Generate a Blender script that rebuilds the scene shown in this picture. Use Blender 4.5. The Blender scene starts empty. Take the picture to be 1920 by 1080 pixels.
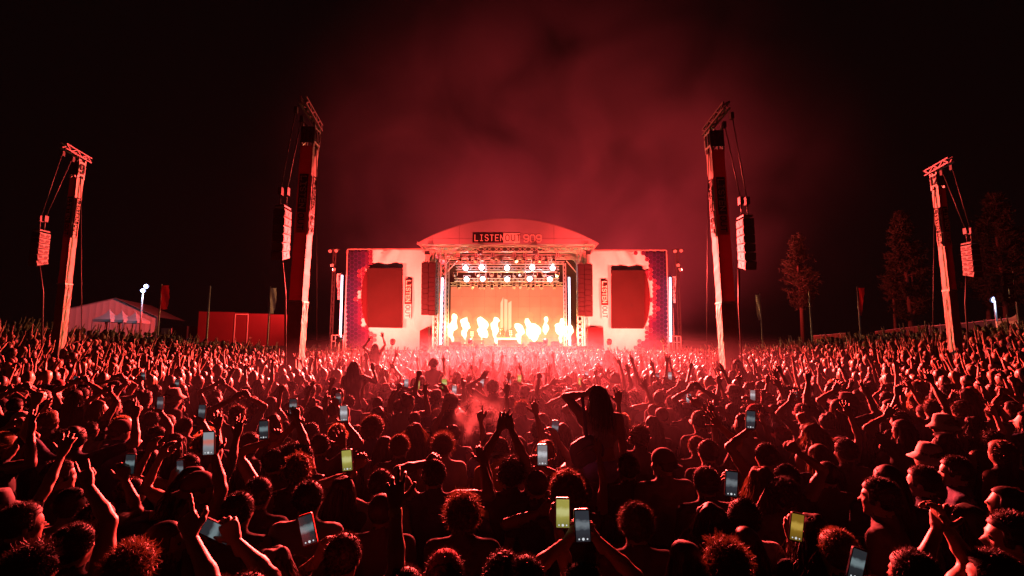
import bpy, math, random
import numpy as np
from mathutils import Vector, Matrix

R = math.radians
random.seed(7)
rng = np.random.default_rng(11)
scene = bpy.context.scene
COL = scene.collection

# ------------------------------------------------------------------ camera
FPX = 900.0                      # focal length in pixels of a 1920 wide frame
CAM = Vector((0.0, 0.0, 2.75))
PITCH = math.atan(98.0 / FPX)
cam_data = bpy.data.cameras.new('camera')
cam_data.sensor_width = 36.0
cam_data.lens = 36.0 * FPX / 1920.0
cam_data.clip_start = 0.05
cam_data.clip_end = 2000.0
cam = bpy.data.objects.new('camera', cam_data)
cam.location = CAM
cam.rotation_euler = (math.pi / 2 + PITCH, 0, 0)
COL.objects.link(cam)
scene.camera = cam

# ------------------------------------------------------------------ night sky
world = bpy.data.worlds.new('World')
scene.world = world
world.use_nodes = True
bg = world.node_tree.nodes['Background']
bg.inputs['Color'].default_value = (1.0, 0.85, 0.85, 1)
bg.inputs['Strength'].default_value = 0.0008

# ------------------------------------------------------------------ exposure and sampling
vs = scene.view_settings
vs.view_transform = 'Standard'
vs.look = 'None'
vs.exposure = 0.0
vs.gamma = 1.0
scene.render.engine = 'CYCLES'
cy = scene.cycles
cy.max_bounces = 4
cy.diffuse_bounces = 1
cy.glossy_bounces = 2
cy.transmission_bounces = 2
cy.transparent_max_bounces = 6
cy.volume_bounces = 0
cy.sample_clamp_indirect = 0.12
cy.use_denoising = True
cy.use_adaptive_sampling = True
cy.adaptive_threshold = 0.02
cy.caustics_reflective = False
cy.caustics_refractive = False

# ------------------------------------------------------------------ light colours and stage lamps
RED = (1.0, 0.060, 0.052)
CRIMSON = (1.0, 0.05, 0.068)
WARM = (1.0, 0.42, 0.12)
COOL = (0.72, 0.83, 1.0)


def lamp(name, kind, loc, color, power, target=None, size=0.1, angle=60, blend=0.5, parent=None):
    d = bpy.data.lights.new(name, kind)
    d.color = color
    d.energy = power
    d.shadow_soft_size = size
    if kind == 'SPOT':
        d.spot_size = R(angle)
        d.spot_blend = blend
    o = bpy.data.objects.new(name, d)
    o.location = loc
    if target is not None:
        o.rotation_euler = (Vector(target) - Vector(loc)).to_track_quat('-Z', 'Y').to_euler()
    COL.objects.link(o)
    if parent is not None:
        o.parent = parent
        o.matrix_parent_inverse = Matrix.Translation(-parent.location)
    return o


# ------------------------------------------------------------------ geometry of the place
FWD = Vector((0, math.cos(PITCH), math.sin(PITCH)))
UPV = Vector((0, -math.sin(PITCH), math.cos(PITCH)))


def ray(px, py):
    return Vector((1, 0, 0)) * ((px - 960) / FPX) + UPV * ((540 - py) / FPX) + FWD


def at(px, py, Y):
    d = ray(px, py)
    return CAM + d * (Y / d.y)


def ss(t):
    t = min(1.0, max(0.0, t))
    return t * t * (3 - 2 * t)


def ground(x, y):
    return 0.22 * ss((y - 2.0) / 9.0) + 2.15 * ss((abs(x) - 9.0) / 25.0)


# ------------------------------------------------------------------ tagging
def tag(o, label, cat, group=None):
    o['label'] = label
    o['category'] = cat
    if group:
        o['group'] = group
    return o


def empty(name, loc, rz=0.0):
    o = bpy.data.objects.new(name, None)
    o.location = loc
    o.rotation_euler = (0, 0, rz)
    o.empty_display_size = 0.2
    COL.objects.link(o)
    return o


# ------------------------------------------------------------------ materials
def mat(name, col, rough=0.7, var=0.15, scale=8.0, metal=0.0, bump=0.0, spec=0.3, translucent=0.0, rnd=None):
    m = bpy.data.materials.new(name)
    m.use_nodes = True
    nt = m.node_tree
    b = nt.nodes['Principled BSDF']
    b.inputs['Roughness'].default_value = rough
    b.inputs['Metallic'].default_value = metal
    b.inputs['Specular IOR Level'].default_value = spec
    tc = nt.nodes.new('ShaderNodeTexCoord')
    nz = nt.nodes.new('ShaderNodeTexNoise')
    nz.inputs['Scale'].default_value = scale
    nz.inputs['Detail'].default_value = 4
    nt.links.new(tc.outputs['Object'], nz.inputs['Vector'])
    mx = nt.nodes.new('ShaderNodeMix')
    mx.data_type = 'RGBA'
    mx.blend_type = 'MULTIPLY'
    mx.inputs[0].default_value = 1.0
    rp = nt.nodes.new('ShaderNodeMapRange')
    rp.inputs[3].default_value = 1 - var
    rp.inputs[4].default_value = 1 + var
    nt.links.new(nz.outputs['Fac'], rp.inputs[0])
    if rnd:
        oi = nt.nodes.new('ShaderNodeObjectInfo')
        cr = nt.nodes.new('ShaderNodeValToRGB')
        cr.color_ramp.interpolation = 'CONSTANT'
        els = cr.color_ramp.elements
        while len(els) < len(rnd):
            els.new(0.5)
        for i, c in enumerate(rnd):
            els[i].position = i / len(rnd)
            els[i].color = (*c, 1)
        nt.links.new(oi.outputs['Random'], cr.inputs[0])
        nt.links.new(cr.outputs[0], mx.inputs[6])
    else:
        mx.inputs[6].default_value = (*col, 1)
    nt.links.new(rp.outputs[0], mx.inputs[7])
    nt.links.new(mx.outputs[2], b.inputs['Base Color'])
    if bump:
        bp = nt.nodes.new('ShaderNodeBump')
        bp.inputs['Strength'].default_value = bump
        bp.inputs['Distance'].default_value = 0.02
        nt.links.new(nz.outputs['Fac'], bp.inputs['Height'])
        nt.links.new(bp.outputs[0], b.inputs['Normal'])
    if translucent:
        tr = nt.nodes.new('ShaderNodeBsdfTranslucent')
        nt.links.new(mx.outputs[2], tr.inputs['Color'])
        ms = nt.nodes.new('ShaderNodeMixShader')
        ms.inputs[0].default_value = translucent
        nt.links.new(b.outputs[0], ms.inputs[1])
        nt.links.new(tr.outputs[0], ms.inputs[2])
        nt.links.new(ms.outputs[0], nt.nodes['Material Output'].inputs['Surface'])
    return m


def emis(name, col, strength):
    m = bpy.data.materials.new(name)
    m.use_nodes = True
    b = m.node_tree.nodes['Principled BSDF']
    b.inputs['Base Color'].default_value = (*[c * 0.3 for c in col], 1)
    b.inputs['Emission Color'].default_value = (*col, 1)
    b.inputs['Emission Strength'].default_value = strength
    return m


M = {}
M['ground'] = mat('trampled_grass', (0.05, 0.06, 0.025), 0.95, 0.5, 1.5, bump=0.4)
M['cloth'] = mat('white_mesh_banner', (0.78, 0.76, 0.73), 0.85, 0.08, 3.0, bump=0.15)
M['scrim'] = mat('dark_red_scrim', (0.010, 0.002, 0.002), 0.8, 0.25, 2.0, bump=0.2)
M['crimson'] = mat('crimson_print', (0.032, 0.002, 0.005), 0.8, 0.15, 3.0)
M['roofred'] = mat('red_roof_vinyl', (0.27, 0.25, 0.28), 0.6, 0.12, 0.8, bump=0.1)
M['roofseam'] = mat('roof_vinyl_seam', (0.17, 0.145, 0.165), 0.6, 0.12, 0.8)
M['alu'] = mat('aluminium_truss', (0.62, 0.60, 0.58), 0.4, 0.15, 20, metal=0.6)
M['blackbox'] = mat('black_cabinet', (0.012, 0.011, 0.012), 0.55, 0.3, 10)
M['pabox'] = mat('speaker_grille', (0.010, 0.003, 0.006), 0.6, 0.3, 15)
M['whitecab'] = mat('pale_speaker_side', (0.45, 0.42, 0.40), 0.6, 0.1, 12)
M['deck'] = mat('stage_deck_black', (0.04, 0.035, 0.035), 0.6, 0.3, 6)
M['drape'] = mat('black_stage_drape', (0.03, 0.012, 0.014), 0.95, 0.3, 4, bump=0.3)
M['signdark'] = mat('sign_maroon_black', (0.006, 0.002, 0.004), 0.7, 0.1, 8)
M['signpale'] = mat('sign_cream', (0.75, 0.68, 0.55), 0.7, 0.08, 8)
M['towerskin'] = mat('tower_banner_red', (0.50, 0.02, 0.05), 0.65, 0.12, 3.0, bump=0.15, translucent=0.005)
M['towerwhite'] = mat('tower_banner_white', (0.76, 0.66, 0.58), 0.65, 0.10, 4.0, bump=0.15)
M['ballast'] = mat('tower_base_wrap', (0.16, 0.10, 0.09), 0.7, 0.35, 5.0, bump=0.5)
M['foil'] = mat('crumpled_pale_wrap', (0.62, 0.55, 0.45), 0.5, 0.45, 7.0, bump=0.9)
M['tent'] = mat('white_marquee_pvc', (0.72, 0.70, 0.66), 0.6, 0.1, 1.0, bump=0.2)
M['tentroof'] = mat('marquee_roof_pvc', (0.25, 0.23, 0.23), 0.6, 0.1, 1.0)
M['redwall'] = mat('red_panel_wall', (0.085, 0.007, 0.010), 0.7, 0.25, 0.7, bump=0.1)
M['flagpink'] = mat('pale_flag_cloth', (0.70, 0.55, 0.48), 0.8, 0.1, 5, translucent=0.4)
M['flagred'] = mat('red_flag_cloth', (0.50, 0.02, 0.03), 0.8, 0.1, 5, translucent=0.4)
M['flagnavy'] = mat('navy_flag_cloth', (0.03, 0.02, 0.08), 0.8, 0.1, 5)
M['pole'] = mat('pale_pole', (0.55, 0.50, 0.45), 0.5, 0.1, 5)
M['bark'] = mat('pine_bark', (0.14, 0.09, 0.06), 0.95, 0.4, 6, bump=0.6)
M['leaf'] = mat('pine_foliage', (0.04, 0.05, 0.022), 0.8, 0.4, 3)
M['timber'] = mat('fence_timber', (0.20, 0.13, 0.09), 0.9, 0.35, 4, bump=0.3)
M['fencemesh'] = mat('fence_shade_cloth', (0.10, 0.10, 0.08), 0.9, 0.3, 3)
M['steel'] = mat('galvanised_steel', (0.45, 0.44, 0.42), 0.45, 0.2, 10, metal=0.5)
M['darksteel'] = mat('dark_painted_steel', (0.13, 0.11, 0.11), 0.5, 0.3, 10, metal=0.3)
M['cable'] = mat('black_cable', (0.05, 0.04, 0.04), 0.5, 0.2, 10)
M['tube'] = emis('led_tube_white', (0.70, 0.76, 1.0), 5.0)
M['blinder'] = emis('blinder_lens_white', (0.72, 0.95, 1.0), 9.0)
M['floodblue'] = emis('flood_lamp_blue', (0.42, 0.50, 1.0), 5.0)
M['led'] = None

# ------------------------------------------------------------------ mesh collector
class MB:
    def __init__(self):
        self.v, self.f, self.m, self.sm = [], [], [], []

    def quad(self, a, b, c, d, mi=0, sm=False):
        n = len(self.v)
        self.v += [tuple(a), tuple(b), tuple(c), tuple(d)]
        self.f.append((n, n + 1, n + 2, n + 3)); self.m.append(mi); self.sm.append(sm)

    def poly(self, pts, mi=0):
        n = len(self.v)
        self.v += [tuple(p) for p in pts]
        self.f.append(tuple(range(n, n + len(pts)))); self.m.append(mi); self.sm.append(False)

    def obox(self, c, ax, ay, az, mi=0):
        c, ax, ay, az = Vector(c), Vector(ax), Vector(ay), Vector(az)
        n = len(self.v)
        for sz in (-1, 1):
            for sx, sy in ((-1, -1), (1, -1), (1, 1), (-1, 1)):
                self.v.append(tuple(c + ax * sx + ay * sy + az * sz))
        for q in ((0, 3, 2, 1), (4, 5, 6, 7), (0, 1, 5, 4), (1, 2, 6, 5), (2, 3, 7, 6), (3, 0, 4, 7)):
            self.f.append(tuple(n + k for k in q)); self.m.append(mi); self.sm.append(False)
        return self

    def box(self, x0, x1, y0, y1, z0, z1, mi=0):
        return self.obox(((x0 + x1) / 2, (y0 + y1) / 2, (z0 + z1) / 2), ((x1 - x0) / 2, 0, 0), (0, (y1 - y0) / 2, 0), (0, 0, (z1 - z0) / 2), mi)

    def bar(self, a, b, w=0.05, mi=0):
        a, b = Vector(a), Vector(b)
        d = b - a
        if d.length < 1e-6:
            return self
        u = d.cross(Vector((0, 0, 1)))
        if u.length < 1e-4:
            u = Vector((1, 0, 0))
        u.normalize(); w2 = d.normalized().cross(u)
        return self.obox((a + b) / 2, u * w / 2, w2 * w / 2, d / 2, mi)

    def tube(self, pts, rad, n=8, mi=0, cap=True):
        pts = [Vector(p) for p in pts]
        if not isinstance(rad, (list, tuple)):
            rad = [rad] * len(pts)
        base = len(self.v)
        for i, p in enumerate(pts):
            d = (pts[min(i + 1, len(pts) - 1)] - pts[max(i - 1, 0)])
            if d.length < 1e-7:
                d = Vector((0, 0, 1))
            d.normalize()
            u = d.cross(Vector((0.13, 0.97, 0.2)))
            if u.length < 1e-3:
                u = d.cross(Vector((1, 0, 0)))
            u.normalize(); w = d.cross(u)
            for k in range(n):
                a = 2 * math.pi * k / n
                self.v.append(tuple(p + (u * math.cos(a) + w * math.sin(a)) * rad[i]))
        for i in range(len(pts) - 1):
            for k in range(n):
                self.f.append((base + i * n + k, base + i * n + (k + 1) % n, base + (i + 1) * n + (k + 1) % n, base + (i + 1) * n + k))
                self.m.append(mi); self.sm.append(True)
        if cap:
            self.f.append(tuple(base + k for k in reversed(range(n)))); self.m.append(mi); self.sm.append(False)
            e = base + (len(pts) - 1) * n
            self.f.append(tuple(e + k for k in range(n))); self.m.append(mi); self.sm.append(False)
        return self

    def disc(self, c, nrm, r, n=14, mi=0):
        q = Vector(nrm).to_track_quat('Z', 'Y')
        self.poly([Vector(c) + q @ Vector((math.cos(2 * math.pi * k / n) * r, math.sin(2 * math.pi * k / n) * r, 0)) for k in range(n)], mi)
        return self

    def truss(self, a, b, w, h, chord=0.05, brace=0.03, step=None, up=(0, 0, 1), mi=0):
        a, b = Vector(a), Vector(b)
        d = b - a; L = d.length; d.normalize()
        u = d.cross(Vector(up))
        if u.length < 1e-3:
            u = d.cross(Vector((0, 1, 0)))
        u.normalize(); v = u.cross(d)
        cs = [(u * w / 2 * sx + v * h / 2 * sy) for sx, sy in ((-1, -1), (1, -1), (1, 1), (-1, 1))]
        for c in cs:
            self.bar(a + c, b + c, chord, mi)
        n = max(1, int(round(L / (step or max(w, h)))))
        for i in range(n):
            p, q = a + d * (L * i / n), a + d * (L * (i + 1) / n)
            for k in range(4):
                c0, c1 = cs[k], cs[(k + 1) % 4]
                if i % 2:
                    self.bar(p + c0, q + c1, brace, mi)
                else:
                    self.bar(p + c1, q + c0, brace, mi)
        return self

    def build(self, name, mats, parent=None, loc=None):
        me = bpy.data.meshes.new(name)
        org = Vector((0, 0, 0))
        if parent is not None:
            org = wloc(parent)
        elif loc is not None:
            org = Vector(loc)
        me.from_pydata([(x - org.x, y - org.y, z - org.z) for x, y, z in self.v], [], self.f)
        for mm in (mats if isinstance(mats, (list, tuple)) else [mats]):
            me.materials.append(mm)
        me.polygons.foreach_set('material_index', self.m)
        me.polygons.foreach_set('use_smooth', self.sm)
        me.update()
        o = bpy.data.objects.new(name, me)
        if parent is None and loc is not None:
            o.location = loc
        COL.objects.link(o)
        if parent is not None:
            o.parent = parent
        return o


def wloc(o):
    p = Vector((0, 0, 0))
    while o is not None:
        p = p + Vector(o.location)
        o = o.parent
    return p


# ------------------------------------------------------------------ stroke lettering
GLY = {
    'L': [[(0, 6), (0, 0), (4, 0)]],
    'I': [[(0.4, 6), (3.6, 6)], [(2, 6), (2, 0)], [(0.4, 0), (3.6, 0)]],
    'S': [[(4, 5), (3, 6), (1, 6), (0, 5), (0, 4), (1, 3.2), (3, 2.8), (4, 2), (4, 1), (3, 0), (1, 0), (0, 1)]],
    'T': [[(0, 6), (4, 6)], [(2, 6), (2, 0)]],
    'E': [[(4, 6), (0, 6), (0, 0), (4, 0)], [(0, 3), (3.2, 3)]],
    'N': [[(0, 0), (0, 6), (4, 0), (4, 6)]],
    'O': [[(1, 6), (3, 6), (4, 4.6), (4, 1.4), (3, 0), (1, 0), (0, 1.4), (0, 4.6), (1, 6)]],
    'U': [[(0, 6), (0, 1.2), (1, 0), (3, 0), (4, 1.2), (4, 6)]],
    'W': [[(0, 6), (0.9, 0), (2, 4), (3.1, 0), (4, 6)]],
    'A': [[(0, 0), (2, 6), (4, 0)], [(0.8, 2.2), (3.2, 2.2)]],
    'R': [[(0, 0), (0, 6), (3, 6), (4, 5), (4, 4), (3, 3), (0, 3)], [(2, 3), (4, 0)]],
    'M': [[(0, 0), (0, 6), (2, 2.5), (4, 6), (4, 0)]],
    'C': [[(4, 5), (3, 6), (1, 6), (0, 4.8), (0, 1.2), (1, 0), (3, 0), (4, 1)]],
    '9': [[(4, 3.2), (3, 2.6), (1, 2.6), (0, 3.6), (0, 5), (1, 6), (3, 6), (4, 5), (4, 1.4), (3, 0), (1, 0), (0.2, 0.8)]],
    '0': [[(1, 6), (3, 6), (4, 4.6), (4, 1.4), (3, 0), (1, 0), (0, 1.4), (0, 4.6), (1, 6)]],
    '1': [[(0.8, 4.8), (2.2, 6), (2.2, 0)]],
    '2': [[(0, 4.8), (1, 6), (3, 6), (4, 4.9), (4, 3.8), (0, 0), (4, 0)]],
}


def lettering(mb, text, o, ux, uy, height, stroke=0.16, gap=0.42, lift=None, mi=0, width=None):
    """strokes standing proud of a panel: o = lower left corner, ux / uy = unit directions"""
    o, ux, uy = Vector(o), Vector(ux), Vector(uy)
    nz = ux.cross(uy)
    lift = lift or 0.012
    cw = (width or height * 4 / 6)
    x = 0.0
    seg = 0
    st = stroke * height
    for k, ch in enumerate(text):
        for line in GLY.get(ch, []):
            for (a, b), (c, d) in zip(line[:-1], line[1:]):
                p = o + ux * (x + a / 4 * cw) + uy * (b / 6 * height)
                q = o + ux * (x + c / 4 * cw) + uy * (d / 6 * height)
                dd = (q - p)
                L = dd.length; dd.normalize()
                s = nz.cross(dd)
                seg += 1
                mb.obox((p + q) / 2, dd * (L / 2 + st * 0.42), s * st / 2, nz * (lift + 0.0007 * (seg % 5)), mi)
        x += cw * (1 + gap)
    return x - cw * gap

# ================================================================== GROUND
def build_ground():
    xs = np.unique(np.concatenate([np.linspace(-46, 46, 93), np.array([-900, -500, -250, -120, -70, 70, 120, 250, 500, 900])]))
    ys = np.unique(np.concatenate([np.linspace(-12, 60, 73), np.array([-300, -80, -30, 80, 120, 250, 500, 1200])]))
    nx, ny = len(xs), len(ys)
    V = [(x, y, ground(x, y)) for y in ys for x in xs]
    F = [(j * nx + i, j * nx + i + 1, (j + 1) * nx + i + 1, (j + 1) * nx + i) for j in range(ny - 1) for i in range(nx - 1)]
    me = bpy.data.meshes.new('ground')
    me.from_pydata(V, [], F)
    me.polygons.foreach_set('use_smooth', [True] * len(F))
    me.materials.append(M['ground'])
    o = bpy.data.objects.new('ground', me)
    o['kind'] = 'structure'
    o['label'] = 'dark trampled showground sloping up at both sides'
    COL.objects.link(o)


build_ground()

# ================================================================== STAGE
SY = 45.0
GZ = ground(0, 45)


def P(px, py, Y=SY):
    return at(px, py, Y)


def X(px, Y=SY):
    return at(px, 560, Y).x


def Z(py, Y=SY):
    return at(960, py, Y).z


DECK = Z(649)
stage = tag(empty('concert_stage', (0, SY, GZ)), 'open air concert stage with arched red roof and steel truss columns', 'stage')
mb = MB(); mb.box(X(822), X(1100), SY - 0.6, SY + 9.5, DECK - 0.25, DECK)
mb.build('deck', M['deck'], stage)
mb = MB(); mb.box(X(820), X(1102), SY - 0.55, SY - 0.45, GZ, DECK - 0.26)
mb.build('deck_skirt', M['drape'], stage)
mb = MB(); mb.box(X(812), X(1108), SY + 9.0, SY + 9.2, GZ, Z(470, 54.0) + 1.2)
mb.build('back_drape', M['drape'], stage)
for s, pxa in ((-1, 806), (1, 1110)):
    mb = MB(); xx = X(pxa); mb.box(xx - 0.06, xx + 0.06, SY + 0.9, SY + 8.9, GZ, Z(478) + 0.2)
    mb.build('side_drape', M['drape'], stage)
# corner columns and braces
for pxc in (818, 831, 1086, 1098):
    mb = MB(); xx = X(pxc)
    mb.truss((xx, SY - 0.2, GZ), (xx, SY - 0.2, Z(470)), 0.42, 0.42, 0.07, 0.045, 0.5, up=(0, 1, 0))
    mb.build('column_truss', M['alu'], stage)
mb = MB()
mb.truss((X(792), SY - 0.5, Z(469)), (X(1112), SY - 0.5, Z(469)), 0.5, 0.5, 0.07, 0.05, 0.55)
mb.build('front_roof_truss', M['alu'], stage)
mb = MB()
mb.truss((X(815), SY + 1.0, Z(482, 46)), (X(1100), SY + 1.0, Z(482, 46)), 0.4, 0.4, 0.06, 0.04, 0.5)
mb.build('mid_roof_truss', M['alu'], stage)
for pxa, pxb in ((833, 858), (1084, 1062)):
    mb = MB(); mb.bar(P(pxa, 515), P(pxb, 489), 0.08); mb.bar(P(pxa, 500), P(pxb - (pxb - pxa) * 0.4, 480), 0.06)
    mb.build('knee_brace', M['alu'], stage)
for sgn, tip in ((-1, (783, 454)), (1, (1121, 456))):
    mb = MB()
    a = P(tip[0], tip[1], SY - 0.9); b = P(tip[0] - sgn * 12, tip[1] + 16, SY - 0.9)
    c = a + Vector((0, 1.0, 0)); d = b + Vector((0, 1.0, 0))
    for p, q in ((a, b), (b, d), (d, c), (c, a), (a, d), (b, P(tip[0] - sgn * 34, tip[1] + 15, SY - 0.9))):
        mb.bar(p, q, 0.09)
    mb.build('eave_frame', M['alu'], stage)

# arched fascia and roof skin
def arch_z(t):   # t -1..1
    return Z(461) + (Z(415) - Z(461)) * (1 - abs(t) ** 2.05)


xa, xb = X(783), X(1121)
N = 40
prof = [(xa + (xb - xa) * i / N, arch_z(2 * i / N - 1)) for i in range(N + 1)]
mb = MB()
zb = Z(462)
for i in range(N):
    (x0, z0), (x1, z1) = prof[i], prof[i + 1]
    y0 = SY - 0.95
    mb.quad((x0, y0, zb), (x1, y0, zb), (x1, y0, max(z1, zb + 0.01)), (x0, y0, max(z0, zb + 0.01)))
fascia = mb.build('roof_fascia', M['roofred'], stage)
mb = MB()
for i in range(N):
    (x0, z0), (x1, z1) = prof[i], prof[i + 1]
    for k, (ya, yb, la, lb) in enumerate(((SY - 0.95, SY + 2, 0.03, 0.1), (SY + 2, SY + 10, 0.1, -0.6))):
        mb.quad((x0, ya, z0 + la), (x1, ya, z1 + la), (x1, yb, z1 + lb), (x0, yb, z0 + lb), sm=True)
mb.build('roof_skin', M['roofred'], stage)
mb = MB()
for i in range(N):
    mb.bar((prof[i][0], SY - 0.99, prof[i][1] + 0.02), (prof[i + 1][0], SY - 0.99, prof[i + 1][1] + 0.02), 0.07)
mb.build('roof_edge', M['roofseam'], stage)
mb = MB()
for pxs in (812, 862, 1038, 1090):
    zt = arch_z(2 * (X(pxs) - xa) / (xb - xa) - 1)
    mb.box(X(pxs) - 0.02, X(pxs) + 0.02, SY - 0.97, SY - 0.955, zb + 0.05, zt - 0.05)
mb.box(X(800), X(1104), SY - 0.968, SY - 0.956, Z(451.5), Z(450.8))
mb.build('fascia_seam', M['roofseam'], stage)

# sign on the fascia
yf = SY - 0.99
mb = MB(); mb.box(X(885, yf), X(943.5, yf), yf - 0.03, yf, Z(455, yf), Z(437, yf))
p1 = mb.build('sign_panel', M['signdark'], stage); p1['label'] = 'dark panel of the fascia sign reading LISTEN'
mb = MB(); mb.box(X(943.8, yf), X(975, yf), yf - 0.03, yf, Z(455, yf), Z(437, yf))
p2 = mb.build('sign_panel', M['signpale'], stage); p2['label'] = 'cream panel of the fascia sign reading OUT'
lh = Z(440.5, yf) - Z(451.5, yf)
mb = MB(); lettering(mb, 'LISTEN', (X(889.5, yf), yf - 0.035, Z(451.5, yf)), (1, 0, 0), (0, 0, 1), lh, 0.12, 0.72, width=lh * 0.5)
o = mb.build('lettering', M['signpale'], p1)
mb = MB(); lettering(mb, 'OUT', (X(948, yf), yf - 0.035, Z(451.5, yf)), (1, 0, 0), (0, 0, 1), lh, 0.12, 0.62, width=lh * 0.58)
o = mb.build('lettering', M['signdark'], p2)
lh2 = Z(440.5, yf) - Z(453.5, yf)
mb = MB(); lettering(mb, '909', (X(982.5, yf), yf - 0.01, Z(453.5, yf)), (1, 0, 0), (0, 0, 1), lh2, 0.12, 0.36, width=lh2 * 0.66)
mb.build('roof_number', M['signpale'], stage)['label'] = 'cream numerals 909 on the red fascia'

# ---- lighting frame inside the opening
frame = tag(empty('goalpost_truss', (X(950, 46.5), 46.5, DECK)), 'pale goalpost truss frame hung inside the stage opening', 'truss')
for pxa in (839, 1059):
    mb = MB(); mb.truss((X(pxa, 46.5), 46.5, DECK), (X(pxa, 46.5), 46.5, Z(494, 46.5)), 0.22, 0.22, 0.06, 0.03, 0.4, up=(0, 1, 0))
    mb.build('upright', M['alu'], frame)
mb = MB(); mb.truss((X(839, 46.5), 46.5, Z(493, 46.5)), (X(1059, 46.5), 46.5, Z(493, 46.5)), 0.22, 0.22, 0.06, 0.03, 0.4)
mb.build('crossbar', M['alu'], frame)
for k, (py, Y, a, b) in enumerate(((503, 47.2, 855, 1048), (509.5, 47.0, 857, 1045), (525, 48.5, 852, 1048), (533, 49.5, 845, 1055), (480, 46.0, 828, 1082))):
    desc = ('upper blinder truss across the stage opening', 'bright bare pipe between the two blinder rows', 'lower blinder truss across the stage opening', 'dark back truss along the top of the screen', 'front lamp truss just under the arched roof')[k]
    t = MB()
    if k == 1:
        t.tube([P(a, py, Y), P(b, py, Y)], 0.06, 8)
    else:
        t.truss(P(a, py, Y), P(b, py, Y), 0.3, 0.3, 0.045, 0.03, 0.45)
    tag(t.build('lighting_truss', M['alu'], None, P(950, py, Y)), desc, 'truss', 'trusses hung in the stage roof')
for pxv in (911, 985):
    t = MB(); t.bar(P(pxv, 494, 46.8), P(pxv, 528, 46.8), 0.09)
    tag(t.build('drop_pipe', M['alu'], None, P(pxv, 494, 46.8)), ('thin vertical drop pipe near the %s blinder column' % ('second' if pxv < 950 else 'fourth')), 'pipe', 'trusses hung in the stage roof')

# ---- moving heads and blinders
def moving_head(px, py, Y, tilt, pan, desc):
    c = P(px, py, Y)
    e = tag(empty('moving_head', c), desc, 'stage light', 'moving head lamps in the rig')
    mb = MB(); mb.box(c.x - 0.14, c.x + 0.14, c.y - 0.1, c.y + 0.1, c.z + 0.26, c.z + 0.38)
    mb.box(c.x - 0.02, c.x + 0.02, c.y - 0.02, c.y + 0.02, c.z + 0.38, c.z + 0.5)
    mb.build('base', M['blackbox'], e)
    mb = MB()
    for s in (-1, 1):
        mb.box(c.x + s * 0.19 - 0.025, c.x + s * 0.19 + 0.025, c.y - 0.05, c.y + 0.05, c.z - 0.03, c.z + 0.29)
    mb.box(c.x - 0.19, c.x + 0.19, c.y - 0.04, c.y + 0.04, c.z + 0.24, c.z + 0.258)
    mb.build('yoke', M['alu'], e)
    d = Vector((math.sin(pan) * math.cos(tilt), -math.cos(pan) * math.cos(tilt), -math.sin(tilt)))
    mb = MB(); mb.tube([c - d * 0.2, c - d * 0.16, c + d * 0.12, c + d * 0.2], [0.08, 0.13, 0.16, 0.165], 12)
    h = mb.build('head', M['blackbox'], e)
    mb = MB(); mb.tube([c + d * 0.18, c + d * 0.215], [0.178, 0.172], 12, cap=False)
    mb.build('rim', M['whitecab'], h)
    mb = MB(); mb.disc(c + d * 0.206, d, 0.155)
    mb.build('lens', M['lensdim'], h)


M['lensdim'] = mat('unlit_lens', (0.25, 0.12, 0.12), 0.15, 0.2, 30, spec=0.8)
ORD = ['first', 'second', 'third', 'fourth', 'fifth', 'sixth', 'seventh', 'eighth', 'ninth', 'tenth', 'eleventh', 'twelfth', 'thirteenth']
for i, px in enumerate((862, 880, 892, 904, 924, 938, 967, 982, 1001, 1012, 1024, 1038)):
    moving_head(px, 488.5, 45.7, R(random.uniform(25, 65)), R(random.uniform(-50, 50)), '%s moving head from the left on the front roof truss' % ORD[i])
for i, px in enumerate((854, 895, 922, 936, 966, 977, 1004, 1020, 1045)):
    moving_head(px, 516, 48.2, R(random.uniform(15, 60)), R(random.uniform(-60, 60)), '%s unlit moving head from the left between the blinder rows' % ORD[i])
for i, px in enumerate((860, 886, 899, 908, 922, 936, 964, 975, 991, 1000, 1015, 1040)):
    moving_head(px, 538, 49.3, R(random.uniform(20, 70)), R(random.uniform(-50, 50)), '%s small moving head from the left along the screen top' % ORD[i])


def blinder(px, py, Y, desc):
    c = P(px, py, Y)
    e = tag(empty('blinder_light', c), desc, 'stage light', 'lit white blinders in two rows')
    mb = MB(); mb.tube([c + Vector((0, 0.28, 0)), c + Vector((0, 0.22, 0)), c, c + Vector((0, -0.03, 0))], [0.12, 0.22, 0.3, 0.31], 14)
    mb.build('housing', M['blackbox'], e)
    mb = MB(); mb.disc(c + Vector((0, -0.05, 0)), (0, -1, 0), 0.25)
    mb.build('lens', M['blinder'], e)
    mb = MB(); mb.bar(c + Vector((-0.33, 0.1, -0.02)), c + Vector((-0.33, 0.1, 0.4)), 0.04); mb.bar(c + Vector((0.33, 0.1, -0.02)), c + Vector((0.33, 0.1, 0.4)), 0.04)
    mb.bar(c + Vector((-0.35, 0.1, 0.4)), c + Vector((0.35, 0.1, 0.4)), 0.04)
    mb.build('yoke', M['alu'], e)
    lamp('blinder_lamp', 'POINT', c + Vector((0, -0.35, 0)), (0.6, 0.88, 1.0), 60, size=0.12, parent=e)


for r_, (py, Y, xs) in enumerate(((502, 46.9, (873, 903, 951, 998, 1036)), (523, 48.1, (875, 905, 951, 993, 1031)))):
    for i, px in enumerate(xs):
        blinder(px, py + (0 if i % 2 else 0.8), Y, 'glowing white blinder, %s from the left in the %s row' % (ORD[i], ('upper', 'lower')[r_]))

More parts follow.
